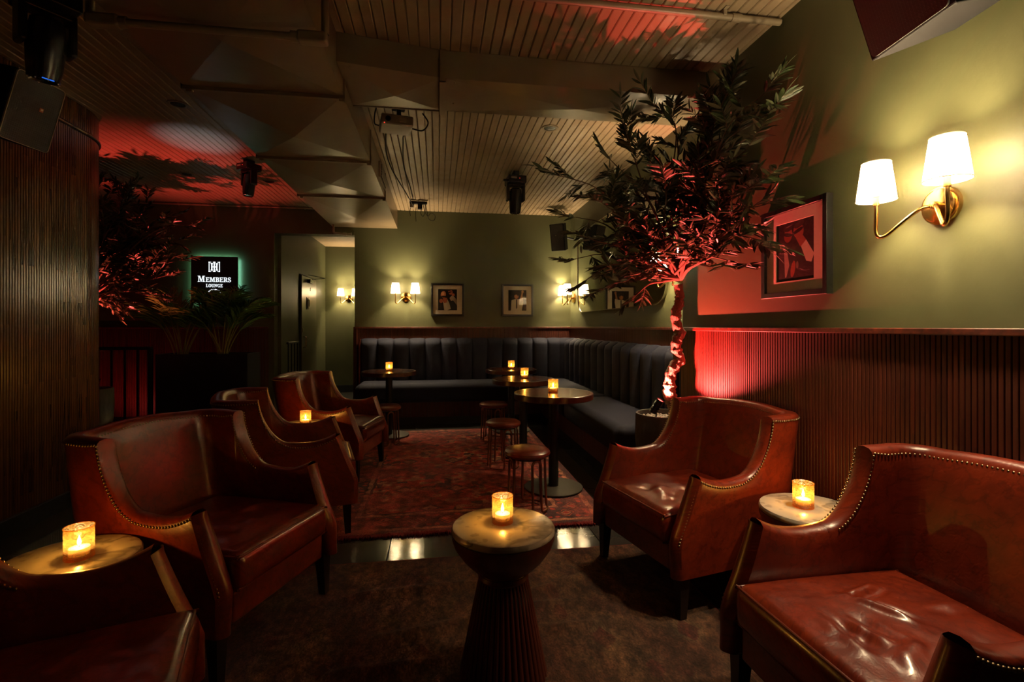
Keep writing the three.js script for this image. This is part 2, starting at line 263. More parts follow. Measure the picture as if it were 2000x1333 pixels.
// ------------------------------------------------------------------ duct work
const DY = 2.606, DL = -1.40, DR = -0.546, BY = 2.70, BZ1 = -2.89, BZ2 = -3.33;
function ductPanel(c, sag, parent) { // c: four bottom corners in order; bottom folded along its diagonals
  const m = [0, 1, 2].map(k => (c[0][k] + c[1][k] + c[2][k] + c[3][k]) / 4); m[1] -= sag;
  const pos = []; for (let i = 0; i < 4; i++) pos.push(...c[i], ...c[(i + 1) % 4], ...m);
  const g = new THREE.BufferGeometry(); g.setAttribute('position', new THREE.Float32BufferAttribute(pos, 3)); g.computeVertexNormals(); metreUV(g); return mesh('bottom_panel', g, M.ductTwo, parent);
}
M.ductTwo = M.duct.clone(); M.ductTwo.side = THREE.DoubleSide;
{
  const d = thing('air_duct', 'long brown sheet metal duct with cross folded panels running to the back wall', 'duct', [0, 0, 0]);
  const zs = [1.6, 0.45, -0.7, -1.85, -3.0, -4.15, -5.3, ZB + 0.002];
  for (let i = 0; i + 1 < zs.length; i++) {
    ductPanel([[DL, DY, zs[i]], [DR, DY, zs[i]], [DR, DY, zs[i + 1]], [DL, DY, zs[i + 1]]], 0.045, d);
    for (const x of [DL, DR]) mesh('side_panel', slab(x - 0.002, x + 0.002, DY, CEIL - 0.001, zs[i + 1] + 0.001, zs[i] - 0.001), M.duct, d);
    if (i) mesh('seam_flange', merge([slab(DL - 0.012, DR + 0.012, DY - 0.022, DY + 0.001, zs[i] - 0.011, zs[i] + 0.011), slab(DR, DR + 0.012, DY - 0.01, CEIL - 0.001, zs[i] - 0.011, zs[i] + 0.011), slab(DL - 0.012, DL, DY - 0.01, CEIL - 0.001, zs[i] - 0.011, zs[i] + 0.011)]), M.duct, d);
  }
  for (const z of [-3.0, -4.15, -5.3]) for (const x of [DL + 0.03, DR - 0.005]) mesh('clip', rbox(0.03, 0.018, 0.03, 0.003, x, DY - 0.028, z), M.duct, d);
  const gr = mesh('grille', rbox(0.02, 0.15, 0.5, 0.004, DR + 0.008, 2.735, -5.0), M.duct, d);
  mesh('grille_opening', rbox(0.006, 0.115, 0.44, 0.002, DR + 0.018, 2.735, -5.0), M.black, gr);
  for (let k = 0; k < 5; k++) mesh('louver', rbox(0.012, 0.006, 0.44, 0.001, DR + 0.024, 2.69 + k * 0.0225, -5.0), M.duct, gr);
  const b = thing('branch_duct', 'brown sheet metal branch duct crossing below the ceiling to the right wall', 'duct', [0, 0, 0]);
  const xs = 0.03, zf = -2.79;
  ductPanel([[DR, BY, zf], [xs, BY, BZ1], [xs, BY, BZ2], [DR, BY, BZ2]], 0.035, b);
  ductPanel([[xs, BY, BZ1], [X1, BY, BZ1], [X1, BY, BZ2], [xs, BY, BZ2]], 0.03, b);
  const front = (x0, z0, x1, z1, y0) => { const g = new THREE.BufferGeometry(); g.setAttribute('position', new THREE.Float32BufferAttribute([x0, y0, z0, x1, y0, z1, x1, CEIL, z1, x0, y0, z0, x1, CEIL, z1, x0, CEIL, z0], 3)); g.computeVertexNormals(); return metreUV(g); };
  mesh('side_panel', front(DR, zf, xs, BZ1, BY), M.ductTwo, b); mesh('side_panel', front(xs, BZ1, X1 - 0.001, BZ1, BY), M.ductTwo, b);
  mesh('side_panel', front(DR, BZ2, X1 - 0.001, BZ2, BY), M.ductTwo, b);
  mesh('seam_flange', merge([slab(xs - 0.018, xs + 0.018, BY - 0.024, BY + 0.002, BZ2 - 0.012, BZ1 + 0.014), slab(xs - 0.018, xs + 0.018, BY - 0.024, CEIL - 0.001, BZ1 - 0.002, BZ1 + 0.016)]), M.duct, b);
  mesh('edge_flange', merge([slab(DR, xs, BY - 0.006, BY + 0.006, BZ2 - 0.004, BZ2 + 0.002)]), M.duct, b);
  const scr = []; for (const [x, z] of [[-0.48, -2.83], [-0.45, -2.88], [0.1, -2.93], [0.1, -3.2], [0.9, -2.95], [1.2, -3.28], [0.7, -3.28]]) { const s = new THREE.SphereGeometry(0.005, 8, 6); s.translate(x, BY - 0.004, z); scr.push(s); }
  scr.forEach(s => mesh('screw', s, M.duct, b));
}
// conduits
{
  const c = thing('electrical_conduit', 'painted conduit with cast elbow boxes strapped under the long duct', 'conduit', [0, 0, 0]);
  mesh('pipe_run', pipe([[-1.34, 2.535, -2.29], [-0.5, 2.535, -2.29]], 0.017), M.pipe, c);
  for (const [x, s] of [[-1.375, -1], [-0.545, 1]]) {
    mesh('elbow_box', merge([rbox(0.13, 0.05, 0.056, 0.014, x, 2.535, -2.29, 3), (() => { const g = new THREE.CylinderGeometry(0.024, 0.024, 0.03, 16); g.rotateZ(Math.PI / 2); return at(g, x - s * 0.075, 2.535, -2.29); })()]), M.pipe, c);
    mesh('riser', pipe([[x + s * 0.052, 2.555, -2.29], [x + s * 0.052, 2.70, -2.29], [x + s * 0.06, CEIL - 0.002, -2.29]], 0.017), M.pipe, c);
  }
  const r = thing('ceiling_conduit', 'painted round conduit across the bead board ceiling ending at the right wall', 'conduit', [0, 0, 0]);
  mesh('pipe_run', pipe([[DR + 0.01, CEIL - 0.03, -2.315], [X1 - 0.012, CEIL - 0.03, -2.315]], 0.017), M.pipe, r);
  mesh('coupling', at(new THREE.CylinderGeometry(0.021, 0.021, 0.05, 16).rotateZ(Math.PI / 2), 1.5, CEIL - 0.03, -2.315), M.pipe, r);
  mesh('strap', merge([rbox(0.02, 0.032, 0.046, 0.004, 1.43, CEIL - 0.017, -2.315), rbox(0.02, 0.004, 0.09, 0.001, 1.43, CEIL - 0.003, -2.315)]), M.pipe, r);
  const w = thing('wall_conduit', 'thin conduit along the top of the dark sign wall', 'conduit', [0, 0, 0]);
  mesh('pipe_run', pipe([[XL + 0.02, CEIL - 0.022, ZB + 0.03], [DL - 0.005, CEIL - 0.022, ZB + 0.03]], 0.012), M.pipe, w);
  for (const x of [-3.3, -2.4, -1.75]) mesh('strap', rbox(0.018, 0.03, 0.03, 0.004, x, CEIL - 0.02, ZB + 0.027), M.pipe, w);
  const s = thing('sprinkler_pipe', 'short sprinkler pipe with a head at the doorway top', 'sprinkler', [0, 0, 0]);
  mesh('drop_pipe', pipe([[DL + 0.05, DY + 0.0, ZB + 0.2], [DL + 0.05, 2.49, ZB + 0.2], [DL + 0.17, 2.475, ZB + 0.2]], 0.014, 0.02), M.sprinkler, s);
  mesh('fitting', at(new THREE.CylinderGeometry(0.02, 0.02, 0.045, 14).rotateZ(Math.PI / 2), DL + 0.19, 2.475, ZB + 0.2), M.sprinkler, s);
  mesh('sprinkler_head', merge([at(new THREE.CylinderGeometry(0.011, 0.016, 0.06, 12).rotateZ(Math.PI / 2), DL + 0.24, 2.475, ZB + 0.2), at(new THREE.CylinderGeometry(0.024, 0.024, 0.004, 16).rotateZ(Math.PI / 2), DL + 0.275, 2.475, ZB + 0.2)]), M.sprinkler, s);
}
// recessed lights, switched off
[[0.895, -3.89, 'recessed ceiling downlight between the branch duct and the back wall'], [-1.846, -3.87, 'recessed ceiling downlight left of the long duct near the pillar'], [-1.83, -5.79, 'recessed ceiling downlight behind the spotlight left of the long duct'], [-2.6, -5.63, 'recessed ceiling downlight above the palm planter']].forEach(([x, z, label]) => {
  const t = thing('recessed_downlight', label, 'downlight', [x, CEIL, z], 0, 'recessed downlights');
  mesh('ring', lathe([[0.045, -0.002], [0.05, -0.006], [0.066, -0.005], [0.07, 0.004], [0.06, 0.004]], 28), M.duct, t); mesh('baffle', at(new THREE.CylinderGeometry(0.048, 0.048, 0.003, 28), 0, -0.002, 0), M.blackGloss, t);
});

// ------------------------------------------------------------------ wall sconces
function sconce(label, pos, turn) {
  const t = thing('wall_sconce', label, 'sconce', pos, turn, 'brass wall sconces'); // local z points into the room
  mesh('backplate', at(lathe([[0.0001, 0.03], [0.05, 0.03], [0.058, 0.026], [0.0585, 0.018], [0.066, 0.017], [0.066, 0], [0.0001, 0]], 40).rotateX(Math.PI / 2), 0, 0, 0), M.brass, t);
  mesh('hub', at(lathe([[0.0001, 0.02], [0.012, 0.018], [0.014, 0], [0.0001, 0]], 20).rotateX(Math.PI / 2), 0, 0, 0.03), M.brass, t);
  for (const s of [-1, 1]) {
    const a = mesh('arm', tube([[0.008, 0, 0.035], [0.028, -0.008, 0.065], [0.065, -0.047, 0.096], [0.092, -0.078, 0.116], [0.106, -0.0915, 0.127], [0.119, -0.0935, 0.135], [0.129, -0.081, 0.139], [0.132, -0.055, 0.14], [0.1305, -0.01, 0.14], [0.13, 0.03, 0.14]].map(p => [s * p[0], p[1], p[2]]), 0.0065, 60, 10), M.brass, t);
    mesh('socket', at(new THREE.CylinderGeometry(0.011, 0.011, 0.05, 14), s * 0.13, 0.05, 0.14), M.brass, a);
    const sh = mesh('lamp_shade', gridMesh(40, 1, (i, j) => { const an = i / 40 * Math.PI * 2, r = j ? 0.046 : 0.064; return [s * 0.13 + r * Math.cos(an), j ? 0.185 : 0.045, 0.14 + r * Math.sin(an)]; }), M.shade, t);
    mesh('shade_ring', merge([[0.064, 0.0455], [0.046, 0.1845]].map(([r, y]) => at(new THREE.TorusGeometry(r, 0.0016, 6, 40).rotateX(Math.PI / 2), s * 0.13, y, 0.14))), M.shade, sh);
    mesh('bulb', at(new THREE.SphereGeometry(0.026, 16, 12), s * 0.13, 0.128, 0.14), M.bulb, t);
    const L = new THREE.PointLight(WARM, LAMP_POWER, 0, 2); L.castShadow = true; L.shadow.radius = 1.2; L.position.set(s * 0.13, 0.128, 0.14); L.name = 'sconce_bulb_light'; t.add(L);
  }
  return t;
}
sconce('brass two arm sconce with white shades beside the picture on the right wall', [X1, 1.685, -1.492], -Math.PI / 2);
sconce('brass two arm sconce with white shades on the back wall between doorway and pictures', [-0.43, 1.663, ZB], 0);
sconce('brass two arm sconce with white shades in the room corner beside the mirror', [X2, 1.658, -6.75], -Math.PI / 2);
sconce('brass two arm sconce with white shades behind the olive tree crown', [X2, 1.67, -3.66], -Math.PI / 2);
sconce('brass two arm sconce with white shades at the end of the hallway', [-1.67, 1.79, HALLZ], 0);

// ------------------------------------------------------------------ mirror and pictures
{
  const w = 2.63, h = 1.05, r = 0.2, zc = (-6.52 - 3.89) / 2, yc = 1.455 + h / 2;
  const outline = (k) => { const s = new THREE.Shape(), a = w / 2 + k, b = h / 2 + k, q = r + k; s.moveTo(-a + q, -b); s.lineTo(a - q, -b); s.absarc(a - q, -b + q, q, -Math.PI / 2, 0); s.lineTo(a, b - q); s.absarc(a - q, b - q, q, 0, Math.PI / 2); s.lineTo(-a + q, b); s.absarc(-a + q, b - q, q, Math.PI / 2, Math.PI); s.lineTo(-a, -b + q); s.absarc(-a + q, -b + q, q, Math.PI, Math.PI * 1.5); return s; };
  const t = thing('wall_mirror', 'wide wall mirror with rounded corners above the corner bench', 'mirror', [X2, yc, zc], -Math.PI / 2);
  mesh('mirror_glass', new THREE.ExtrudeGeometry(outline(0), { depth: 0.012, bevelEnabled: false, curveSegments: 20 }), M.mirror, t, [0, 0, 0.004]);
  const f = outline(0.008); f.holes.push(outline(0)); mesh('frame', new THREE.ExtrudeGeometry(f, { depth: 0.024, bevelEnabled: false, curveSegments: 20 }), M.chrome, t);
}
function printTexture(draw) { const c = document.createElement('canvas'); c.width = 320; c.height = 360; const g = c.getContext('2d'); draw(g); const t = new THREE.CanvasTexture(c); t.colorSpace = THREE.SRGBColorSpace; return t; }
const blob = (g, col, x, y, rx, ry, rot = 0) => { g.fillStyle = col; g.beginPath(); g.ellipse(x, y, rx, ry, rot, 0, Math.PI * 2); g.fill(); };
const poly = (g, col, p) => { g.fillStyle = col; g.beginPath(); p.forEach(([x, y], i) => i ? g.lineTo(x, y) : g.moveTo(x, y)); g.closePath(); g.fill(); };
function crowd(g, seed, col) { const r = rng(seed); g.fillStyle = '#15100f'; g.fillRect(0, 0, 320, 360); for (let i = 0; i < 120; i++) { const k = 14 + r() * 34; blob(g, `rgba(${k + col},${k * 0.8},${k * 0.8},0.6)`, r() * 320, r() * 360, 4 + r() * 22, 3 + r() * 14, r() * 3); } }
const print1 = printTexture(g => {
  crowd(g, 3, 6); poly(g, '#2b2622', [[30, 60], [60, 60], [60, 360], [30, 360]]);
  poly(g, '#a3988c', [[190, 150], [240, 100], [320, 190], [320, 290], [230, 230]]); blob(g, '#9a4f39', 205, 55, 36, 42, -0.4); blob(g, '#3a0d0b', 190, 22, 30, 14, -0.3); blob(g, '#140808', 190, 60, 40, 10, -0.4);
  poly(g, '#b5634a', [[225, 80], [265, 75], [280, 110], [235, 120]]); poly(g, '#171313', [[205, 200], [250, 190], [320, 280], [320, 360], [215, 360]]);
  blob(g, '#b46a4a', 90, 95, 42, 58, 0.15); blob(g, '#d89a6a', 82, 80, 26, 26); blob(g, '#120a09', 92, 130, 52, 12, -0.1); blob(g, '#b0603f', 55, 200, 32, 34, 0.4); poly(g, '#a85c3c', [[80, 140], [150, 150], [170, 215], [95, 240]]);
  poly(g, '#c8c1b6', [[82, 200], [105, 232], [145, 225], [160, 175], [185, 230], [215, 330], [130, 360], [105, 350]]);
});
const print2 = printTexture(g => {
  crowd(g, 9, 10); blob(g, '#8a5538', 145, 110, 40, 50, 0.1); blob(g, '#2a1a14', 150, 72, 50, 34); blob(g, '#b57d58', 140, 118, 26, 34); poly(g, '#a87350', [[235, 40], [258, 45], [240, 170], [205, 160]]); blob(g, '#a87350', 248, 36, 20, 24);
  poly(g, '#c9c2b4', [[60, 180], [120, 160], [190, 160], [255, 140], [262, 200], [235, 360], [50, 360]]); poly(g, '#26242c', [[138, 165], [156, 165], [160, 300], [146, 330], [136, 300]]);
});
const print3 = printTexture(g => {
  crowd(g, 21, 8); blob(g, '#7a3a2c', 105, 80, 34, 44, 0.2); blob(g, '#140b0b', 100, 78, 40, 11, 0.2); blob(g, '#2b1310', 100, 42, 36, 18); blob(g, '#8a4a3a', 190, 70, 40, 46, -0.3); blob(g, '#140b0b', 185, 68, 44, 11, -0.3); blob(g, '#3a2a28', 195, 32, 42, 18, -0.3);
  poly(g, '#8f8479', [[70, 150], [90, 140], [115, 260], [90, 330], [78, 330]]); poly(g, '#c0b5a5', [[200, 140], [250, 130], [310, 215], [290, 260], [250, 250]]); poly(g, '#8a4a3a', [[170, 110], [225, 100], [250, 130], [205, 165]]); blob(g, '#8a4634', 145, 285, 18, 48, 0.2); blob(g, '#6b5f58', 180, 265, 10, 22);
});
function picture(label, print, pos, turn) {
  const W = 0.455, t = thing('framed_picture', label, 'picture', pos, turn, 'framed photographs'), b = 0.026, D = 0.034;
  for (const s of [-1, 1]) { mesh('frame_bar', rbox(b, W, D, 0.002, s * (W - b) / 2, 0, D / 2), M.frame, t); mesh('frame_bar', rbox(W - 2 * b, b, D, 0.002, 0, s * (W - b) / 2, D / 2), M.frame, t); }
  mesh('backing', slab(-W / 2 + 0.004, W / 2 - 0.004, -W / 2 + 0.004, W / 2 - 0.004, 0, 0.006), M.frame, t);
  const pw = 0.262, ph = 0.296, s = new THREE.Shape(); s.moveTo(-0.205, -0.205); s.lineTo(0.205, -0.205); s.lineTo(0.205, 0.205); s.lineTo(-0.205, 0.205); s.closePath();
  const h = new THREE.Path(); h.moveTo(-pw / 2, -ph / 2); h.lineTo(-pw / 2, ph / 2); h.lineTo(pw / 2, ph / 2); h.lineTo(pw / 2, -ph / 2); h.closePath(); s.holes.push(h);
  mesh('mount', new THREE.ExtrudeGeometry(s, { depth: 0.004, bevelEnabled: true, bevelSize: 0.001, bevelThickness: 0.001, bevelSegments: 1 }), M.mat, t, [0, 0, 0.012]);
  const p = new THREE.BoxGeometry(pw + 0.01, ph + 0.01, 0.002); mesh('print', p, std({ map: print, roughness: 0.6 }), t, [0, 0, 0.011]);
  mesh('pane', new THREE.PlaneGeometry(0.408, 0.408), M.glass, t, [0, 0, 0.024]);
}
picture('black framed photograph of two people in sunglasses beside the back wall sconce', print1, [0.139, 1.632, ZB + 0.001], 0);
picture('black framed photograph of a person in a white shirt with a dark tie', print2, [1.124, 1.632, ZB + 0.001], 0);
picture('black framed photograph between the olive tree and the right wall sconce', print3, [X1 - 0.001, 1.635, -2.208], -Math.PI / 2);

// ------------------------------------------------------------------ rugs
{
  const seedN = 131;
  const motif = (x, y) => { const d = Math.abs(x) + Math.abs(y); return d < 0.14 ? 2 : d < 0.22 ? 1 : d < 0.34 && d > 0.29 ? 3 : Math.hypot(Math.abs(x) - 0.36, Math.abs(y) - 0.36) < 0.09 ? 2 : 0; };
  const far = tex(1024, 1536, (u, v) => {
    const X = u * 1.96, Y = v * 3.0, n = fbm(u * 40, v * 60, 40, seedN, 4), wear = fbm(u * 6, v * 9, 6, seedN + 9, 5), hatch = hash(Math.floor(u * 340), Math.floor(v * 512), 3);
    const wx = X + 0.03 * (n - 0.5), wy = Y + 0.03 * (n - 0.5), e = Math.min(wx, 1.96 - wx, wy, 3.0 - wy);
    let c; const red = [0.50, 0.185, 0.14], dark = [0.20, 0.15, 0.155], tan = [0.52, 0.375, 0.28], rust = [0.56, 0.26, 0.18];
    if (e < 0.05) c = dark; else if (e < 0.085) c = tan; else if (e < 0.29) { const a = e === wx || e === 1.96 - wx ? wy : wx, q = ((a / 0.2) % 1) - 0.5, k = motif(q, (e - 0.187) / 0.2); c = k === 1 ? tan : k === 2 ? red : k === 3 ? rust : dark; } else if (e < 0.325) c = tan; else if (e < 0.345) c = dark;
    else { const row = Math.floor(wy / 0.40), q = (((wx - 0.98) / 0.40 + (row % 2) * 0.5 + 50) % 1) - 0.5, k = motif(q, ((wy / 0.40) % 1) - 0.5); c = k === 1 ? dark : k === 2 ? tan : k === 3 ? rust : red; if (fbm(u * 30, v * 45, 30, 7, 3) > 0.62) c = tan; else if (fbm(u * 26, v * 39, 26, 17, 3) < 0.36) c = dark; }
    const t = 0.15 + 0.75 * smooth(0.3, 0.75, wear); return [0, 1, 2].map(i => (lerp(c[i], red[i] * 0.8 + 0.05, t)) * (0.98 + 0.40 * hatch) * (0.6 + 1.05 * n));
  });
  const near = tex(1024, 1024, (u, v) => {
    const n = 0.45 * fbm(u * 40, v * 40, 40, 211, 4) + 0.55 * fbm(u * 110, v * 110, 110, 213, 3), wear = fbm(u * 7, v * 7, 7, 219, 5), w2 = fbm(u * 14, v * 14, 14, 229, 4), hatch = hash(Math.floor(u * 420), Math.floor(v * 420), 3), k = motif(((u * 6 + 0.1 * n) % 1) - 0.5, ((v * 6 + 0.1 * n) % 1) - 0.5);
    let c = [0.30, 0.205, 0.155]; if (k === 1) c = [0.33, 0.25, 0.19]; if (k === 2) c = [0.27, 0.13, 0.115]; const t = smooth(0.35, 0.7, wear), s = smooth(0.45, 0.65, w2);
    c = [lerp(c[0], 0.36, t), lerp(c[1], 0.255, t), lerp(c[2], 0.17, t)]; c = [lerp(c[0], 0.27, s), lerp(c[1], 0.165, s), lerp(c[2], 0.125, s)]; return c.map(q => q * (0.80 + 0.4 * hatch) * (0.3 + 1.4 * n));
  });
  const rug = (x0, x1, z0, z1, map, folds, name, label, bump) => {
    const nx = 110, nz = 150, T = 0.009, g = gridMesh(nx, nz, (i, j) => { const u = i / nx, v = j / nz, x = lerp(x0, x1, u), z = lerp(z0, z1, v); return [x, T + folds(x, z), z]; });
    const pos = g.attributes.position, uv = g.attributes.uv; for (let i = 0; i < pos.count; i++) uv.setXY(i, (pos.getX(i) - x0) / (x1 - x0), (pos.getZ(i) - z0) / (z1 - z0));
    const edge = merge([slab(x0, x1, 0, T, z0 - 0.004, z0), slab(x0, x1, 0, T, z1, z1 + 0.004), slab(x0 - 0.004, x0, 0, T, z0, z1), slab(x1, x1 + 0.004, 0, T, z0, z1)]);
    const t = thing(name, label, 'rug');
    // the grid is wound to face up
    const idx = g.index; const a = new THREE.Vector3().fromBufferAttribute(g.attributes.normal, 5); if (a.y < 0) { for (let i = 0; i < idx.count; i += 3) { const k = idx.getX(i); idx.setX(i, idx.getX(i + 1)); idx.setX(i + 1, k); } g.computeVertexNormals(); }
    mesh('pile', g, std({ map, roughness: 0.95, bumpMap: clone(finegrain, bump, bump), bumpScale: 0.004 }), t); mesh('binding', edge, std({ color: lin(0.17, 0.012, 0.012), roughness: 0.9 }), t); return t;
  };
  const far_ = rug(-0.82, 1.11, -6.05, -3.05, far, (x, z) => 0.0025 * Math.sin(9 * z + 3 * Math.sin(2 * x)), 'area_rug', 'faded red patterned rug under the stools and bistro tables', 6);
  const r = rng(90), f = []; for (let i = 0; i < 420; i++) { const x = -0.85 + i * (1.96 / 420), g = new THREE.BoxGeometry(0.0036, 0.006 + 0.006 * r(), 0.03 + 0.03 * r()); g.rotateY((r() - 0.5) * 0.8); g.translate(x, 0.008, -3.035); f.push(g); }
  const fr = mesh('fringe', merge(f), std({ color: lin(0.20, 0.014, 0.014), roughness: 1 }), far_); fr.userData.kind = 'stuff';
  const ridge = (x, z, x0, z0, ang, len, w, h) => { const c = Math.cos(ang), s = Math.sin(ang), a = (x - x0) * c + (z - z0) * s, b = -(x - x0) * s + (z - z0) * c + 0.03 * Math.sin(5 * a); return h * Math.exp(-(b * b) / (w * w)) * smooth(len, len * 0.4, Math.abs(a)); };
  rug(-0.95, 1.22, -2.70, 0.6, near, (x, z) => smooth(-0.5, -0.3, x) * smooth(0.8, 0.6, x) * smooth(0.19, 0.32, Math.hypot(x - 0.236, z + 1.778)) * (ridge(x, z, -0.1, -2.38, 0.05, 0.5, 0.035, 0.02) + ridge(x, z, 0.15, -2.1, -0.12, 0.6, 0.035, 0.022) + ridge(x, z, -0.2, -1.85, 0.08, 0.6, 0.03, 0.018) + ridge(x, z, 0.62, -2.35, -0.25, 0.35, 0.03, 0.02) + ridge(x, z, 0.7, -2.0, 0.1, 0.4, 0.03, 0.016) + ridge(x, z, 0.1, -1.6, 0.1, 0.6, 0.03, 0.016) + 0.002 * Math.sin(14 * z + 4 * Math.sin(3 * x))), 'area_rug', 'worn dark brown rug under the marble drum table', 6);
}

const Y_RUG = (x, z) => (x > -0.85 && x < 1.2 && z < -3.05 && z > -6.05) || (x > -0.9 && x < 1.2 && z > -2.7) ? 0.0105 : 0;
// ------------------------------------------------------------------ leather armchairs
function chairStations() {
  const S = [], AX = 0.32;
  for (let i = 0; i <= 14; i++) { const w = i / 14; S.push({ arm: true, w, x: -AX, z: 0, nx: -1, nz: 0, h: 0.562 + 0.034 * Math.pow(1 - w, 2.2) - 0.012 * Math.sin(Math.PI * w) }); }
  for (let i = 1; i <= 12; i++) { const a = i / 12 * Math.PI / 2; S.push({ x: -AX, z: -0.112 * Math.sin(a), nx: -1, nz: 0, h: 0.562 + 0.258 * (1 - Math.cos(a)), wing: true }); }
  S.push({ x: -AX, z: -0.155, nx: -1, nz: 0, h: 0.822 });
  for (let i = 0; i <= 7; i++) { const a = Math.PI + i / 7 * Math.PI / 2; S.push({ x: -AX + 0.10 + 0.10 * Math.cos(a), z: -0.20 + 0.10 * Math.sin(a), nx: Math.cos(a), nz: Math.sin(a), h: 0.824 }); }
  for (let i = 1; i <= 8; i++) { const q = i / 8, x = -0.21 * (1 - q); S.push({ x, z: -0.30 - 0.018 * (1 - (x / 0.21) ** 2), nx: 0, nz: -1, h: 0.824 + 0.012 * (1 - (x / 0.21) ** 2) }); }
  const half = S.slice(0, -1), mir = half.map(s => ({ ...s, x: -s.x, nx: -s.nx })).reverse();
  return { S: [...S, ...mir], armEnd: 14, n: S.length * 2 - 1 };
}
const CH = chairStations(), YB = 0.185, TH = 0.064, ROWS = 9;
const armFront = y => 0.345 - 0.10 * Math.pow(clamp((y - 0.34) / 0.255), 0.85);
function shellPoint(s, t, side) { // side -1 inner ... +1 outer, t 0 bottom ... 1 top
  const y = YB + (s.h - YB) * t, off = side * TH / 2 + (side < 0 ? -0.016 * Math.sin(Math.PI * clamp(t * 0.9)) * Math.abs(side) : 0);
  let z = s.arm ? (1 - s.w) * armFront(y) : s.z; z += s.nz * off;
  z -= 0.17 * Math.max(0, y - 0.3) * smooth(0.04, -0.2, s.arm ? 0 : s.z);
  return [s.x + s.nx * off, y, z];
}
function shellGeo(i0, i1) {
  const prof = []; // [t, side, dy]
  for (let j = 0; j <= ROWS; j++) prof.push([j / ROWS * 0.985, -1, 0]);
  prof.push([1, -0.9, 0.002], [1, -0.62, 0.011], [1, 0, 0.015], [1, 0.62, 0.011], [1, 0.9, 0.002]);
  for (let j = ROWS; j >= 0; j--) prof.push([j / ROWS * 0.985, 1, 0]);
  prof.push([0, -1, 0]);
  const K = prof.length, g = gridMesh(i1 - i0, K - 1, (i, j) => { const s = CH.S[i0 + i], p = shellPoint(s, prof[j][0], prof[j][1]); p[1] += prof[j][2]; return p; });
  const caps = [];
  for (const [ii, flip] of [[i0, 0], [i1, 1]]) {
    const nB = 6, cg = gridMesh(ROWS + 1, nB, (j, k) => { const s = CH.S[ii], q = k / nB, t = j > ROWS ? 1 : j / ROWS * 0.985, p = shellPoint(s, t, lerp(-1, 1, q)), a = shellPoint(s, t, -1), b = shellPoint(s, t, 1), e = 0.026 * Math.sin(Math.PI * q) * (s.arm && s.w === 0 ? 1 : 0); return [lerp(a[0], b[0], q), p[1] + (j > ROWS ? 0.01 * Math.sin(Math.PI * q) : 0), lerp(a[2], b[2], q) + e]; });
    if (flip) { const x = cg.index; for (let k = 0; k < x.count; k += 3) { const c = x.getX(k); x.setX(k, x.getX(k + 1)); x.setX(k + 1, c); } }
    caps.push(cg);
  }
  const all = toCreasedNormals(mergeVertices(merge([g, ...caps]).deleteAttribute('normal'), 1e-4), 0.75);
  const p = all.attributes.position, uv = all.attributes.uv; for (let k = 0; k < p.count; k++) uv.setXY(k, (p.getX(k) + p.getZ(k) * 0.9) * 1.2, (p.getY(k) + p.getZ(k) * 0.35) * 1.2);
  return all;
}
function nailTrim() {
  const list = [], R = 0.0052, base = new THREE.SphereGeometry(R, 7, 5);
  const along = (pts) => { let carry = 0; for (let i = 0; i + 1 < pts.length; i++) { const a = V(...pts[i]), b = V(...pts[i + 1]), L = a.distanceTo(b); let d = carry; while (d < L) { const p = a.clone().lerp(b, d / L), g = base.clone(); g.translate(p.x, p.y, p.z); list.push(g); d += 0.0135; } carry = d - L; } };
  const S = CH.S, N = S.length - 1, a = CH.armEnd;
  const outer = [], inner = [];
  for (const first of [0, N]) { // front edge of each arm, outside corner
    const p = []; for (let k = 0; k <= 20; k++) { const q = shellPoint(S[first], lerp(0.25, 0.965, k / 20), 1.0); q[0] += Math.sign(q[0]) * -0.010; q[2] += 0.004; p.push(q); } along(p);
  }
  for (let i = 0; i <= N; i++) { const s = S[i], q = shellPoint(s, 1, 1.0); q[1] -= s.wing ? 0.002 : 0.009; q[0] += s.nx * 0.0005; q[2] += s.nz * 0.0005; outer.push(q); }
  along(outer);
  for (let i = a + 2; i <= N - a - 2; i++) { const s = S[i], q = shellPoint(s, 1, -1.0); q[1] -= s.wing ? 0.004 : 0.014; if (s.wing) q[2] -= 0.006; inner.push(q); }
  along(inner);
  return mergeVertices(merge(list).deleteAttribute('uv'));
}
const nailGeo = nailTrim(), armL = shellGeo(0, CH.armEnd), armR = shellGeo(CH.S.length - 1 - CH.armEnd, CH.S.length - 1), backGeo = shellGeo(CH.armEnd, CH.S.length - 1 - CH.armEnd);
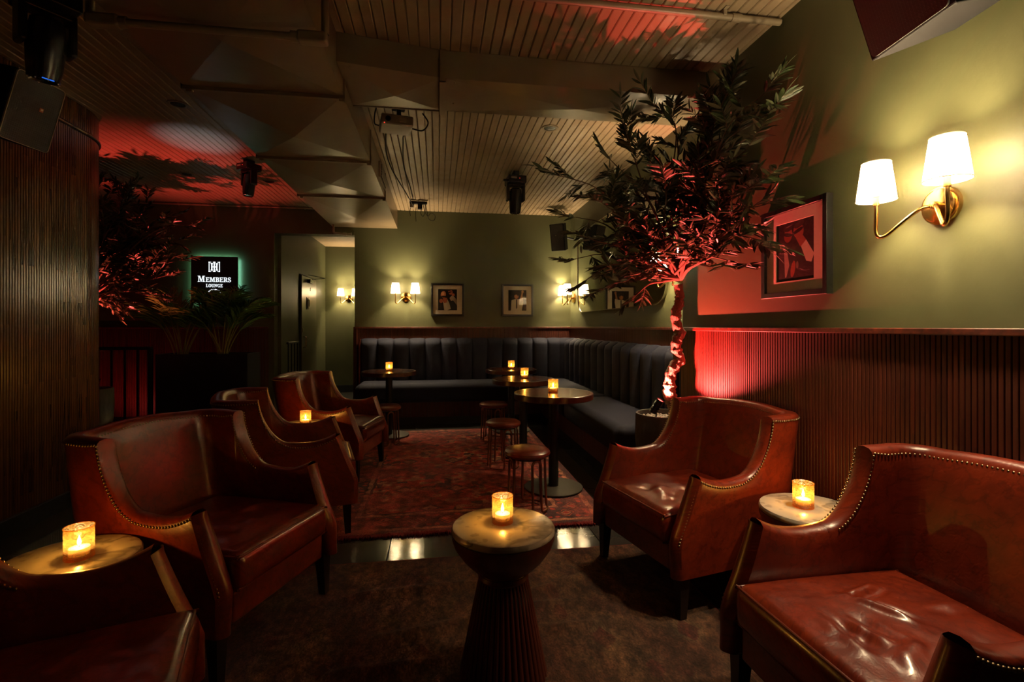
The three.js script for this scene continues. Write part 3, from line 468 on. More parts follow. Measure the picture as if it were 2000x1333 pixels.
function cushionGeo(w, h, d, r, wr) {
  const g = new THREE.BoxGeometry(w, h, d, 64, 10, 72), p = g.attributes.position;
  for (let i = 0; i < p.count; i++) {
    const x = p.getX(i), y = p.getY(i), z = p.getZ(i), ix = clamp(x, -w / 2 + r, w / 2 - r), iy = clamp(y, -h / 2 + r, h / 2 - r), iz = clamp(z, -d / 2 + r, d / 2 - r), v = V(x - ix, y - iy, z - iz);
    if (v.length() > 1e-6) v.normalize().multiplyScalar(r);
    let X = ix + v.x, Y = iy + v.y, Z = iz + v.z; const a = X / (w / 2), c = Z / (d / 2), top = smooth(-0.2, 1, y / (h / 2));
    Y += top * (0.022 * (1 - a * a) * (1 - c * c) + wr(X, Z) * smooth(1.0, 0.78, Math.max(Math.abs(a), Math.abs(c))));
    Z += (z > 0 ? 1 : 0) * 0.008 * (1 - (y / (h / 2)) ** 2) * smooth(0.7, 1, c); p.setXYZ(i, X, Y, Z);
  }
  const m = mergeVertices(g.deleteAttribute('normal').deleteAttribute('uv'), 1e-5); m.computeVertexNormals();
  const q = m.attributes.position, uv = new Float32Array(q.count * 2); for (let i = 0; i < q.count; i++) { uv[2 * i] = q.getX(i) + q.getY(i) * 0.6; uv[2 * i + 1] = q.getZ(i) + q.getY(i) * 0.8; } m.setAttribute('uv', new THREE.BufferAttribute(uv, 2)); return m;
}
const fold = (x, z, x0, z0, x1, z1, w, h) => { const dx = x1 - x0, dz = z1 - z0, L = Math.hypot(dx, dz), t = ((x - x0) * dx + (z - z0) * dz) / (L * L), b = ((x - x0) * -dz + (z - z0) * dx) / L; return h * (Math.exp(-(b * b) / (w * w)) - 0.8 * Math.exp(-((b - w * 1.6) ** 2) / (w * w * 1.2))) * smooth(-0.15, 0.3, t) * smooth(1.15, 0.7, t); };
function wrinkles(seed, n, amp, extra = []) {
  const r = rng(seed), F = []; for (let i = 0; i < n; i++) { const a = r() * 6.28, R = 0.05 + 0.1 * r(), L = 0.06 + 0.12 * r(), x = R * Math.cos(a), z = R * Math.sin(a), b = a + (r() - 0.5) * 1.2; F.push([x, z, x + L * Math.cos(b), z + L * Math.sin(b), 0.016 + 0.02 * r(), amp * (0.4 + 0.6 * r())]); }
  for (const e of extra) F.push(e);
  return (x, z) => { let y = 0.006 * (fbm((x + 1) * 9, (z + 1) * 9, 64, seed, 3) - 0.5) * 2; for (const f of F) y += fold(x, z, ...f); return y; };
}
function armchair(label, M0, facing, wr) {
  const L = Math.hypot(...facing), f = [facing[0] / L, facing[1] / L];
  const t = thing('armchair', label, 'armchair', [M0[0] - 0.255 * f[0], 0.0092, M0[1] - 0.255 * f[1]], Math.atan2(f[0], f[1]), 'brown leather armchairs');
  mesh('arm', armL, M.leather, t); mesh('arm', armR, M.leather, t); mesh('backrest', backGeo, M.leather, t);
  mesh('nailhead_trim', nailGeo, M.nail, t).userData = { kind: 'stuff', label: 'row of small brass nailheads' };
  mesh('seat_base', rbox(0.53, 0.115, 0.575, 0.012, 0, 0.2425, 0.048, 3), M.leather, t);
  const c = mesh('seat_cushion', cushionGeo(0.532, 0.145, 0.60, 0.035, wr), M.leatherSeat, t, [0, 0.365, 0.058]);
  const hw = 0.255, hd = 0.291, rr = 0.03, pts = []; for (const [cx, cz, a0] of [[hw - rr, hd - rr, 0], [-hw + rr, hd - rr, 90], [-hw + rr, -hd + rr, 180], [hw - rr, -hd + rr, 270]]) for (let k = 0; k <= 4; k++) { const a = (a0 + k * 22.5) * Math.PI / 180; pts.push([cx + rr * Math.cos(a), 0, cz + rr * Math.sin(a)]); }
  mesh('piping', tube(pts.map(p => [p[0] * 1.012, 0.058, p[2] * 1.008]), 0.0048, 120, 6, true), M.leather, c); mesh('piping', tube(pts.map(p => [p[0] * 1.012, -0.056, p[2] * 1.008]), 0.0045, 120, 6, true), M.leather, c);
  for (const s of [-1, 1]) {
    const leg = (x, z, sx, sz) => { const g = new THREE.CylinderGeometry(0.036, 0.023, 0.192, 4, 1); g.rotateY(Math.PI / 4); const p = g.attributes.position; for (let i = 0; i < p.count; i++) if (p.getY(i) < 0) { p.setX(i, p.getX(i) + sx); p.setZ(i, p.getZ(i) + sz); } g.translate(x, 0.096, z); return toCreasedNormals(g, 0.5); };
    mesh('leg', leg(s * 0.305, 0.305, s * 0.004, 0.006), M.legWood, t); mesh('leg', leg(s * 0.27, -0.255, s * 0.006, -0.05), M.legWood, t);
  }
  return t;
}
armchair('brown leather armchair at the row end farthest from the planter', [-0.71, -1.285], [0.95, -0.31], wrinkles(5, 3, 0.003));
armchair('worn brown leather armchair between the candle table and the next armchair, cracked seat', [-0.696, -2.163], [0.927, 0.374], wrinkles(17, 6, 0.004));
armchair('brown leather armchair in the middle of the row of armchairs along the red rug', [-0.665, -3.397], [0.972, -0.235], wrinkles(29, 9, 0.007));
armchair('brown leather armchair at the far end of the row beside the planter and doorway', [-0.634, -4.425], [0.979, 0.203], wrinkles(31, 9, 0.007));
armchair('reddish leather armchair in front of the potted olive tree', [1.02, -2.30], [-0.976, 0.217], wrinkles(43, 12, 0.008));
armchair('large reddish leather armchair under the right wall sconce, creased seat', [1.045, -1.19], [-1, 0.023], wrinkles(53, 7, 0.006, [[0.05, -0.02, -0.1, 0.05, 0.014, 0.016], [-0.1, 0.05, -0.14, -0.1, 0.014, 0.014], [0.12, 0.12, -0.02, 0.14, 0.018, 0.009], [0.13, 0.2, -0.05, 0.2, 0.02, 0.009]]));

// ------------------------------------------------------------------ marble drum tables
function drumTable(label, x, z) {
  const t = thing('drum_table', label, 'table', [x, Y_RUG(x, z), z], 0, 'marble topped drum tables');
  const R = 0.187;
  mesh('marble_top', (() => { const g = lathe([[0.0001, 0.53], [R - 0.012, 0.53], [R - 0.004, 0.5275], [R, 0.521], [R, 0.511], [R - 0.004, 0.506], [0.0001, 0.506]], 64); return metreUV(g); })(), M.marble, t);
  mesh('bowl', lathe([[0.0001, 0.505], [R - 0.002, 0.505], [R - 0.001, 0.492], [R - 0.012, 0.46], [R - 0.04, 0.42], [R - 0.075, 0.385], [R - 0.105, 0.365], [0.085, 0.36], [0.0001, 0.36]], 64), M.tableWood, t);
  mesh('neck', lathe([[0.0001, 0.362], [0.088, 0.362], [0.092, 0.35], [0.088, 0.342], [0.0001, 0.342]], 48), M.tableWood, t);
  const N = 40; const core = lathe([[0.0001, 0.345], [0.082, 0.345], [0.097, 0.30], [0.113, 0.20], [0.131, 0.09], [0.148, 0.0], [0.0001, 0.0]], 48);
  mesh('base', core, M.slatBack, t);
  const rib = (() => { const g = gridMesh(12, 8, (i, j) => { const y = 0.345 * (1 - i / 12), R0 = 0.082 + 0.067 * Math.pow(i / 12, 0.95), a = j / 8 * Math.PI, w = R0 * Math.PI / N * 0.96; return [w * Math.cos(a), y, R0 - 0.001 + 0.011 * Math.sin(a) * (0.65 + 0.35 * i / 12)]; }); const p = g.attributes.position, uv = g.attributes.uv; for (let i = 0; i < p.count; i++) uv.setXY(i, p.getX(i) * 3, p.getY(i)); return g; })();
  for (let k = 0; k < N; k++) mesh('flute', rib, M.tableWoodTwo, t).rotation.y = k / N * Math.PI * 2;
  return t;
}
M.tableWoodTwo = M.tableWood.clone(); M.tableWoodTwo.side = THREE.DoubleSide;
drumTable('marble topped drum table with fluted wooden base in the middle of the brown rug', 0.236, -1.778);
drumTable('marble topped drum table between the two armchairs below the pillar', -1.147, -1.748);
drumTable('marble topped drum table between the two reddish armchairs at the right wall', 1.485, -1.79);
drumTable('marble topped drum table between the two far armchairs of the row', -0.98, -3.90);

// ------------------------------------------------------------------ bistro tables and stools
function bistro(label, x, z, turn) {
  const t = thing('bistro_table', label, 'table', [x, Y_RUG(x, z), z], turn, 'round wooden bistro tables'), R = 0.305;
  mesh('tabletop', metreUV(lathe([[0.0001, 0.74], [R - 0.022, 0.74], [R - 0.022, 0.70], [0.0001, 0.70]], 64), 1.6), M.tableTop, t);
  mesh('edge_band', lathe([[R - 0.022, 0.7402], [R - 0.004, 0.7402], [R, 0.736], [R, 0.699], [R - 0.003, 0.695], [R - 0.022, 0.695]], 64), M.tableEdge, t);
  mesh('pole', at(new THREE.CylinderGeometry(0.038, 0.038, 0.685, 28), 0, 0.355, 0), M.blackMetal, t);
  mesh('mounting_plate', rbox(0.24, 0.01, 0.24, 0.003, 0, 0.692, 0), M.blackMetal, t);
  mesh('base_plate', lathe([[0.0001, 0.024], [0.05, 0.023], [0.20, 0.019], [0.224, 0.016], [0.226, 0.011], [0.0001, 0.011]], 56), M.basePlate, t);
}
bistro('round wooden bistro table closest to the potted olive tree', 0.885, -3.726, 0.3);
bistro('round wooden bistro table in the middle of three along the right bench', 0.828, -4.755, 0.9);
bistro('round wooden bistro table in the bench corner, farthest of three along the right bench', 0.872, -5.85, 1.4);
bistro('round wooden bistro table at the left end of the back bench', -0.547, -5.787, 0.5);
function stool(label, x, z, turn) {
  const t = thing('low_stool', label, 'stool', [x, Y_RUG(x, z), z], turn, 'low leather stools'), R = 0.125;
  mesh('seat', lathe([[0.0001, 0.425], [0.09, 0.423], [0.135, 0.416], [0.153, 0.402], [0.157, 0.388], [0.15, 0.374], [0.13, 0.366], [0.0001, 0.364]], 48), M.leather, t);
  mesh('seat_board', at(new THREE.CylinderGeometry(0.115, 0.115, 0.012, 36), 0, 0.36, 0), M.legWood, t);
  for (let k = 0; k < 4; k++) {
    const a = k * Math.PI / 2, w = 0.26, p = (an, y, r = R) => [r * Math.sin(an), y, r * Math.cos(an)], mid = [];
    for (let q = 1; q < 8; q++) { const b = q / 8 * Math.PI; mid.push(p(a - w * Math.cos(b), 0.32 + 0.036 * Math.sin(b))); }
    mesh('leg', tube([p(a - w - 0.06, 0.018, R + 0.012), p(a - w, 0.04, R + 0.01), p(a - w, 0.18, R + 0.004), p(a - w, 0.32), ...mid, p(a + w, 0.32), p(a + w, 0.18, R + 0.004), p(a + w, 0.04, R + 0.01), p(a + w + 0.06, 0.018, R + 0.012)], 0.0085, 90, 8), M.bronze, t);
    const arc = []; for (let q = 0; q <= 10; q++) arc.push(p(a + w + 0.05 + (Math.PI / 2 - 2 * w - 0.1) * q / 10, 0.0165, R + 0.0125)); mesh('foot_ring', tube(arc, 0.0075, 30, 8), M.bronze, t);
  }
}
stool('low round leather stool nearest the drum table on the red rug', 0.607, -3.325, 0.35);
stool('low round leather stool at the middle bistro table', 0.576, -4.345, 0.2);
stool('low round leather stool in front of the back bench beside the corner table', 0.6055, -5.40, 0.3);
stool('low round leather stool beside the far armchair at the left bistro table', -0.54, -5.38, 0.5);

// ------------------------------------------------------------------ candles
const candles = [
  ['lit amber glass candle on the drum table in the middle of the brown rug', 0.236, 0.5405, -1.80], ['lit amber glass candle on the drum table below the pillar', -1.118, 0.5305, -1.745],
  ['lit amber glass candle on the drum table between the two reddish armchairs', 1.462, 0.5305, -1.80], ['lit amber glass candle on the drum table among the row of armchairs', -0.975, 0.5305, -3.88],
  ['lit amber glass candle on the bistro table closest to the potted olive tree', 0.885, 0.7515, -3.735], ['lit amber glass candle on the middle bistro table of the right bench', 0.845, 0.7515, -4.78],
  ['lit amber glass candle on the bistro table in the bench corner', 0.872, 0.7515, -5.84], ['lit amber glass candle on the bistro table at the left end of the bench', -0.547, 0.7515, -5.79]];
for (const [label, x, y, z] of candles) {
  const t = thing('votive_candle', label, 'candle', [x, y, z], 0, 'amber glass votive candles');
  const g = gridMesh(48, 12, (i, j) => { const a = i / 48 * Math.PI * 2, v = j / 12; const r = 0.0385 + (j === 0 ? 0.0012 : j === 12 ? 0.0008 : 0); return [r * Math.sin(a), 0.002 + 0.096 * v, r * Math.cos(a)]; });
  mesh('glass_cup', g, M.votive, t); mesh('glass_base', lathe([[0.0001, 0.0], [0.038, 0.0], [0.039, 0.003], [0.037, 0.010], [0.0001, 0.010]], 40), M.votive, t);
  mesh('rim', at(new THREE.TorusGeometry(0.0388, 0.0016, 6, 48).rotateX(Math.PI / 2), 0, 0.098, 0), M.votive, t);
  mesh('wax', at(new THREE.CylinderGeometry(0.027, 0.027, 0.022, 28), 0, 0.022, 0), M.wax, t);
  mesh('wick', at(new THREE.CylinderGeometry(0.0008, 0.0008, 0.008, 6), 0, 0.036, 0), M.black, t);
  mesh('flame', lathe([[0.0001, 0.038], [0.0045, 0.043], [0.0058, 0.049], [0.004, 0.058], [0.0001, 0.070]], 16), M.flame, t);
  const L = new THREE.PointLight(FLAME, CANDLE_POWER, 0, 2); L.position.set(0, 0.05, 0); L.castShadow = true; L.shadow.radius = 0.25; L.name = 'candle_flame_light'; t.add(L);
}

// ------------------------------------------------------------------ corner bench
{
  const KX = 1.367, KZ = -6.42, END = -3.47, LEFT = -1.02, SX = 1.29, SZ = -6.34, Y0 = 0.29, Y1 = 0.53, BX = X2 - 0.04, BZ = ZB + 0.04;
  const t = thing('corner_bench', 'dark blue velvet corner bench with channelled backrest along two walls', 'bench', [0, 0, 0]);
  // plinth with slats
  mesh('plinth', merge([slab(LEFT + 0.03, X2 - 0.03, 0.0, Y0, ZB + 0.05, KZ - 0.012), slab(KX + 0.012, X2 - 0.05, 0.0, Y0, KZ - 0.012, END - 0.02)]), M.baseboard, t);
  const sl = []; const sg = new RoundedBoxGeometry(0.0165, Y0 - 0.1, 0.012, 1, 0.003); sg.translate(0, (Y0 + 0.1) / 2, 0.006); metreUV(sg);
  const r = rng(5);
  for (let x = LEFT + 0.045; x < KX; x += 0.0195) { const c = sg.clone(), u = c.attributes.uv; const k = Math.floor(r() * 9); for (let i = 0; i < u.count; i++) u.setXY(i, u.getX(i) + k * 0.11, u.getY(i)); c.translate(x, 0, KZ - 0.012); sl.push(c); }
  for (let z = KZ + 0.02; z < END - 0.03; z += 0.0195) { const c = sg.clone(), u = c.attributes.uv; const k = Math.floor(r() * 9); for (let i = 0; i < u.count; i++) u.setXY(i, u.getX(i) + k * 0.11, u.getY(i)); c.rotateY(-Math.PI / 2); c.translate(KX + 0.012, 0, z); sl.push(c); }
  mesh('plinth_slats', merge(sl), M.slat, t).userData.kind = 'stuff';
  // seat cushions
  mesh('seat_cushion', rbox(KX - LEFT - 0.07 + 0.0, Y1 - Y0, BZ - SZ < 0 ? SZ - BZ : 0.5, 0.075, (LEFT + SX) / 2 - 0.0, (Y0 + Y1) / 2, (SZ + BZ) / 2, 6), M.velvet, t);
  mesh('seat_cushion', rbox(BX - SX, Y1 - Y0, 1.55, 0.075, (SX + BX) / 2, (Y0 + Y1) / 2, END - 0.775, 6), M.velvet, t);
  mesh('seat_cushion', rbox(BX - SX, Y1 - Y0, END - 1.552 - BZ, 0.075, (SX + BX) / 2, (Y0 + Y1) / 2, (END - 1.552 + BZ) / 2, 6), M.velvet, t);
  // backrest channels
  const chan = (w) => { const g = gridMesh(16, 14, (i, j) => { const a = i / 16, v = j / 14, x = (a - 0.5) * w, puff = Math.pow(Math.sin(Math.PI * clamp(a, 0.0, 1)), 0.45), topR = v > 0.86 ? Math.sqrt(Math.max(0, 1 - ((v - 0.86) / 0.14) ** 2)) : 1; return [x, 0.46 + 0.64 * v - 0.012 * (1 - puff) * (v > 0.86 ? (v - 0.86) / 0.14 : 0), 0.03 + (0.045 + 0.05 * puff) * topR]; }); const back = gridMesh(16, 1, (i, j) => { const a = i / 16, puff = Math.pow(Math.sin(Math.PI * a), 0.45); return [(a - 0.5) * w, 1.10 - 0.012 * (1 - puff), j ? 0 : 0.03]; }); return merge([g, back]); };
  const nB = 13, wB = (BX - 0.11 - LEFT) / nB, gB = chan(wB * 1.0), nR = 14, LR = END - (BZ + 0.11), wR = LR / nR, gR = chan(wR * 1.0);
  M.velvetTwo = M.velvet.clone(); M.velvetTwo.side = THREE.DoubleSide;
  for (let k = 0; k < nB; k++) mesh('back_channel', gB, M.velvetTwo, t, [LEFT + (k + 0.5) * wB, 0, ZB + 0.014 + 0.012]);
  for (let k = 0; k < nR; k++) mesh('back_channel', gR, M.velvetTwo, t, [X2 - 0.014 - 0.012, 0, END - (k + 0.5) * wR]).rotation.y = -Math.PI / 2;
  const cc = mesh('back_channel', chan(0.2), M.velvetTwo, t, [X2 - 0.085, 0, ZB + 0.085]); cc.rotation.y = -Math.PI / 4;
  mesh('end_panel', merge([slab(LEFT - 0.022, LEFT - 0.002, 0, 1.09, ZB + 0.045, ZB + 0.12)]), M.slat, t);
  mesh('end_panel', slab(X2 - 0.12, X2 - 0.045, 0.0, 1.08, END + 0.002, END + 0.02), M.velvet, t);
}

// ------------------------------------------------------------------ plants
// a point of the photograph at a given depth along the view axis
function px(u, v, d) { const xc = (u - 1000) / FOCAL, c = Math.cos(YAW), s = Math.sin(YAW); return V(d * (xc * c + s), EYE + d * (HORIZON - v) / FOCAL, d * (-c + xc * s)); }
function taper(pts, r0, r1, rad = 7, bump = 0, seed = 1) {
  const c = new THREE.CatmullRomCurve3(pts, false, 'catmullrom', 0.5), n = Math.max(8, pts.length * 6), fr = c.computeFrenetFrames(n, false), r = rng(seed), P = [];
  const knot = Array.from({ length: n + 1 }, () => 1 + bump * (r() - 0.5) * 2);
  return gridMesh(n, rad, (i, j) => { const p = c.getPointAt(i / n), a = j / rad * Math.PI * 2, R = lerp(r0, r1, i / n) * knot[i] * (1 + bump * 0.6 * Math.sin(a * 3 + i)); return p.addScaledVector(fr.normals[i], Math.cos(a) * R).addScaledVector(fr.binormals[i], Math.sin(a) * R).toArray(); });
}
const leafGeo = (() => { // narrow pointed blade, folded along the midrib and curved
  const L = 1, rows = [[0, 0.0], [0.22, 0.08], [0.5, 0.098], [0.8, 0.06], [1, 0.0]], pos = [], idx = [];
  rows.forEach(([t, w]) => { const y = -0.10 * t * t; pos.push(-w, y + w * 0.3, t * L, 0, y, t * L, w, y + w * 0.3, t * L); });
  for (let i = 0; i < 4; i++) for (const k of [0, 1]) { const a = i * 3 + k, b = a + 3; idx.push(a, b, a + 1, b, b + 1, a + 1); }
  const g = new THREE.BufferGeometry(); g.setAttribute('position', new THREE.Float32BufferAttribute(pos, 3)); g.setIndex(idx); g.computeVertexNormals(); g.setAttribute('uv', new THREE.Float32BufferAttribute(new Float32Array(30), 2)); return g;
})();
function leafMatrix(p, dir, roll, len) { const q = new THREE.Quaternion().setFromUnitVectors(V(0, 0, 1), dir.clone().normalize()), r = new THREE.Quaternion().setFromAxisAngle(V(0, 0, 1), roll); return new THREE.Matrix4().compose(p, q.multiply(r), V(len, len, len)); }
function oliveTree(label, base, trunk, fork, tips, seed, inside, single) {
  const t = thing('olive_tree', label, 'tree'), r = rng(seed), leaves = [], twigs = [], limbs = [];
  mesh('trunk', taper(trunk, 0.045, 0.03, 9, 0.16, seed), M.bark, t);
  const rv = k => V((r() - 0.5) * k, (r() - 0.5) * k, (r() - 0.5) * k);
  const spray = (a, dir, len) => { // a leafy twig
    const pts = [a]; let p = a.clone(), d = dir.clone().normalize(); const n = 4; for (let i = 0; i < n; i++) { d.add(rv(0.35)).add(V(0, 0.04 - 0.02 * i, 0)).normalize(); p = p.clone().addScaledVector(d, len / n); if (!inside(p)) break; pts.push(p); }
    if (pts.length < 2) return; twigs.push(taper(pts, 0.0028, 0.0012, 4));
    const c = new THREE.CatmullRomCurve3(pts), m = Math.round(pts.length * 2.3);
    for (let i = 1; i <= m; i++) { const q = c.getPoint(i / m), tg = c.getTangent(Math.min(0.999, i / m)); for (const s of i === m ? [1] : [-1, 1]) { const side = V(0, 1, 0).cross(tg).normalize().multiplyScalar(s), l = 0.062 + 0.042 * r(); const ld = tg.clone().multiplyScalar(0.55 + 0.3 * r()).addScaledVector(side, i === m ? 0 : 0.75).add(V(0, 0.25 * (r() - 0.6), 0)).add(rv(0.4)); if (inside(q.clone().addScaledVector(ld.normalize(), l))) leaves.push([leafMatrix(q, ld, (r() - 0.5) * 2.4, l), q, r() < 0.3]); } }
  };
  for (const tip of tips) {
    const f = fork[Math.floor(r() * fork.length)], L = f.distanceTo(tip), mid = f.clone().lerp(tip, 0.5).add(V(0, 0.10 * L, 0)).add(rv(0.12 * L)), q1 = f.clone().lerp(mid, 0.5).add(rv(0.08 * L)), q2 = mid.clone().lerp(tip, 0.5).add(rv(0.1 * L)).add(V(0, 0.03 * L, 0));
    const pts = [f, q1, mid, q2, tip]; limbs.push(taper(pts, 0.009 + 0.006 * r(), 0.0025, 6, 0.06, seed + limbs.length)); const c = new THREE.CatmullRomCurve3(pts);
    const n = Math.max(4, Math.round(L * 7.5)); for (let i = 0; i <= n; i++) { const s = 0.32 + 0.68 * i / n, a = c.getPoint(s), tg = c.getTangent(Math.min(0.99, s)); spray(a, i === n ? tg : tg.clone().multiplyScalar(0.6).add(rv(1.7)), 0.11 + 0.11 * r()); }
  }
  limbs.forEach(g => mesh('branch', g, M.bark, t)); mesh('twigs', merge(twigs), M.bark, t).userData.kind = 'stuff';
  const eye = camera.position; leaves.sort((a, b) => a[1].distanceTo(eye) - b[1].distanceTo(eye));
  leaves.slice(0, single).forEach(([m, , pale]) => { const o = mesh('leaf', leafGeo, pale ? M.leafPale : M.leaf, t); o.applyMatrix4(m); });
  for (const p of [false, true]) { const l = leaves.slice(single).filter(x => x[2] === p).map(([m]) => leafGeo.clone().applyMatrix4(m)); if (l.length) mesh('foliage', merge(l), p ? M.leafPale : M.leaf, t).userData.kind = 'stuff'; }
  return t;
}
const POT = [1.545, -3.225], POT2 = [-3.32, -5.32];
function plantPot(label, x, z, H, R) {
  const t = thing('plant_pot', label, 'pot', [x, 0, z], 0, 'grey stone plant pots');
  mesh('pot_body', lathe([[0.0001, 0.0], [R * 0.72, 0.0], [R * 0.78, 0.02], [R * 0.92, H * 0.4], [R, H * 0.75], [R * 0.985, H - 0.012], [R * 0.965, H], [R * 0.90, H], [R * 0.885, H - 0.045], [0.0001, H - 0.045]], 48), M.pot, t);
  const r = rng(77), l = []; for (let i = 0; i < 520; i++) { const a = r() * 6.283, q = Math.sqrt(r()) * R * 0.84, s = 0.006 + 0.006 * r(), g = new THREE.IcosahedronGeometry(s, 0); g.scale(1, 0.7, 0.8); g.rotateY(r() * 6); g.translate(q * Math.cos(a), H - 0.042 + 0.012 * r(), q * Math.sin(a)); l.push(g); }
  mesh('pebbles', merge(l), M.pebble, t).userData.kind = 'stuff';
}
plantPot('grey stone pot with white pebbles holding the olive tree by the bench', POT[0], POT[1], 0.66, 0.19);
plantPot('grey stone pot behind the slatted pillar', POT2[0], POT2[1], 0.66, 0.19);
{
  const D = 3.40, T = (u, v, d = D) => px(u, v, d);
  const trunk = [[1319, 815, 3.42], [1317, 795, 3.41], [1308, 772], [1308, 752], [1310, 732], [1318, 715], [1328, 702], [1322, 688], [1321, 668], [1329, 652], [1322, 636], [1320, 612], [1326, 594], [1327, 574], [1324, 556]].map(p => T(...p));
  const stub = tag(mesh('tree_stub', taper([T(1326, 815, 3.38), T(1328, 798, 3.375), T(1329, 786, 3.37)], 0.03, 0.027, 9, 0.1, 5), M.bark), 'short sawn off stub beside the crooked olive trunk', 'stub');
  const fork = [T(1322, 548), T(1330, 545, 3.36), T(1314, 540, 3.42)];
  const near = (u, d) => { const xc = (u - 1000) / FOCAL; return Math.min(d, (X1 - 0.17) / (xc * Math.cos(YAW) + Math.sin(YAW))); };
  const tips = [[1104, 346, 3.2], [1128, 425, 3.3], [1128, 505, 3.35], [1148, 545, 3.3], [1192, 560, 3.2], [1245, 575, 3.45], [1195, 315, 3.3], [1222, 255, 3.1], [1285, 215, 3.0], [1320, 250, 3.15], [1420, 185, 2.85], [1395, 225, 2.9], [1490, 185, 2.6], [1500, 222, 2.6], [1460, 290, 2.75], [1492, 350, 2.6], [1494, 400, 2.6], [1488, 470, 2.62], [1440, 515, 2.85], [1395, 500, 3.0], [1265, 300, 3.4], [1330, 370, 3.2], [1250, 400, 3.5], [1280, 470, 3.15], [1200, 470, 3.5], [1180, 400, 3.1], [1350, 320, 3.3], [1420, 385, 2.95], [1370, 440, 3.2], [1160, 470, 3.2], [1220, 520, 3.1], [1300, 430, 3.55], [1240, 450, 3.05], [1300, 360, 3.0], [1380, 300, 2.95], [1455, 440, 2.75], [1210, 365, 3.55]];
  const inside = p => p.x < (p.z > JOG - 0.02 ? X1 - 0.055 : X2 - 0.03) && p.y < (p.z < BZ1 + 0.03 && p.z > BZ2 - 0.03 ? BY - 0.035 : CEIL - 0.02);
  oliveTree('olive tree with crooked trunk lit red, standing in the pot by the bench', POT, trunk, fork, tips.map(([u, v, d]) => T(u, v, near(u, d))), 12, inside, 300);
  // second tree behind the pillar
  const B = V(POT2[0] - 0.03, 0.6, POT2[1]), tr = [B, B.clone().add(V(0.02, 0.25, 0.02)), B.clone().add(V(-0.03, 0.5, 0)), B.clone().add(V(0.01, 0.75, -0.02)), B.clone().add(V(0, 0.92, 0))];
  const f2 = [B.clone().add(V(0, 0.92, 0)), B.clone().add(V(0.01, 0.86, 0))];
  const tips2 = [[240, 345, 5.0], [265, 360, 5.0], [285, 400, 5.0], [320, 430, 4.95], [370, 440, 4.9], [345, 470, 5.0], [345, 510, 4.9], [320, 540, 4.9], [300, 580, 4.9], [240, 590, 4.85], [215, 600, 4.9], [255, 480, 4.8], [225, 430, 4.9], [215, 380, 5.1], [280, 520, 5.2], [230, 540, 5.1], [260, 440, 5.3], [300, 470, 5.3], [205, 470, 4.9], [210, 330, 5.0], [245, 395, 5.2], [290, 500, 4.9], [330, 500, 5.2]];
  const ok2 = p => p.y < CEIL - 0.03 && p.z > ZB + 0.05 && (p.x > -2.4 || p.z < -4.58);
  oliveTree('olive tree lit red behind the slatted pillar', POT2, tr, f2, tips2.map(([u, v, d]) => px(u, v, d)).concat([V(-3.9, 2.1, -5.2), V(-3.8, 1.8, -5.6), V(-3.7, 2.3, -5.7)]), 34, ok2, 0);
}
function potSpot(label, pos, aim, color, power, angle, lensMat, soft = 0.75) {
  const t = thing('uplight', label, 'uplight', pos), d = V(...aim).sub(V(...pos)).normalize(), q = new THREE.Quaternion().setFromUnitVectors(V(0, 1, 0), d);
  const b = mesh('housing', lathe([[0.0001, -0.05], [0.022, -0.05], [0.026, -0.045], [0.026, 0.045], [0.029, 0.048], [0.029, 0.056], [0.024, 0.056], [0.023, 0.046], [0.0001, 0.046]], 24), M.blackGloss, t); b.quaternion.copy(q);
  for (let k = 0; k < 3; k++) { const f = mesh('cooling_fin', lathe([[0.024, -0.03 + k * 0.018], [0.03, -0.03 + k * 0.018], [0.03, -0.024 + k * 0.018], [0.024, -0.024 + k * 0.018]], 20), M.blackGloss, b); }
  mesh('lens', at(new THREE.CylinderGeometry(0.021, 0.021, 0.002, 20), 0, 0.049, 0), lensMat, b); mesh('stake', at(new THREE.CylinderGeometry(0.006, 0.003, 0.07, 8), 0, -0.07, 0), M.blackMetal, t);
  const L = new THREE.SpotLight(color, power, 0, angle, soft, 2); L.position.copy(d.clone().multiplyScalar(0.056)); L.target.position.copy(d.clone().multiplyScalar(2)); t.add(L, L.target); L.castShadow = true; L.shadow.radius = 0.5; L.name = 'uplight_beam';
}
potSpot('small black spotlight standing in the pebbles of the olive tree pot', [1.472, 0.715, -3.18], [1.858, 1.535, -2.84], RED, RED_POWER, 0.92, M.redLens);
potSpot('small black spotlight behind the slatted pillar', [-3.22, 0.715, -5.24], [-2.72, 2.86, -5.6], RED, RED_POWER_REAR, 0.66, M.redLens);
potSpot('small black spotlight on the floor behind the stair railing', [-3.75, 0.09, -6.35], [-3.7, 0.75, ZB], RED, RED_POWER_WALL, 1.15, M.redLens);

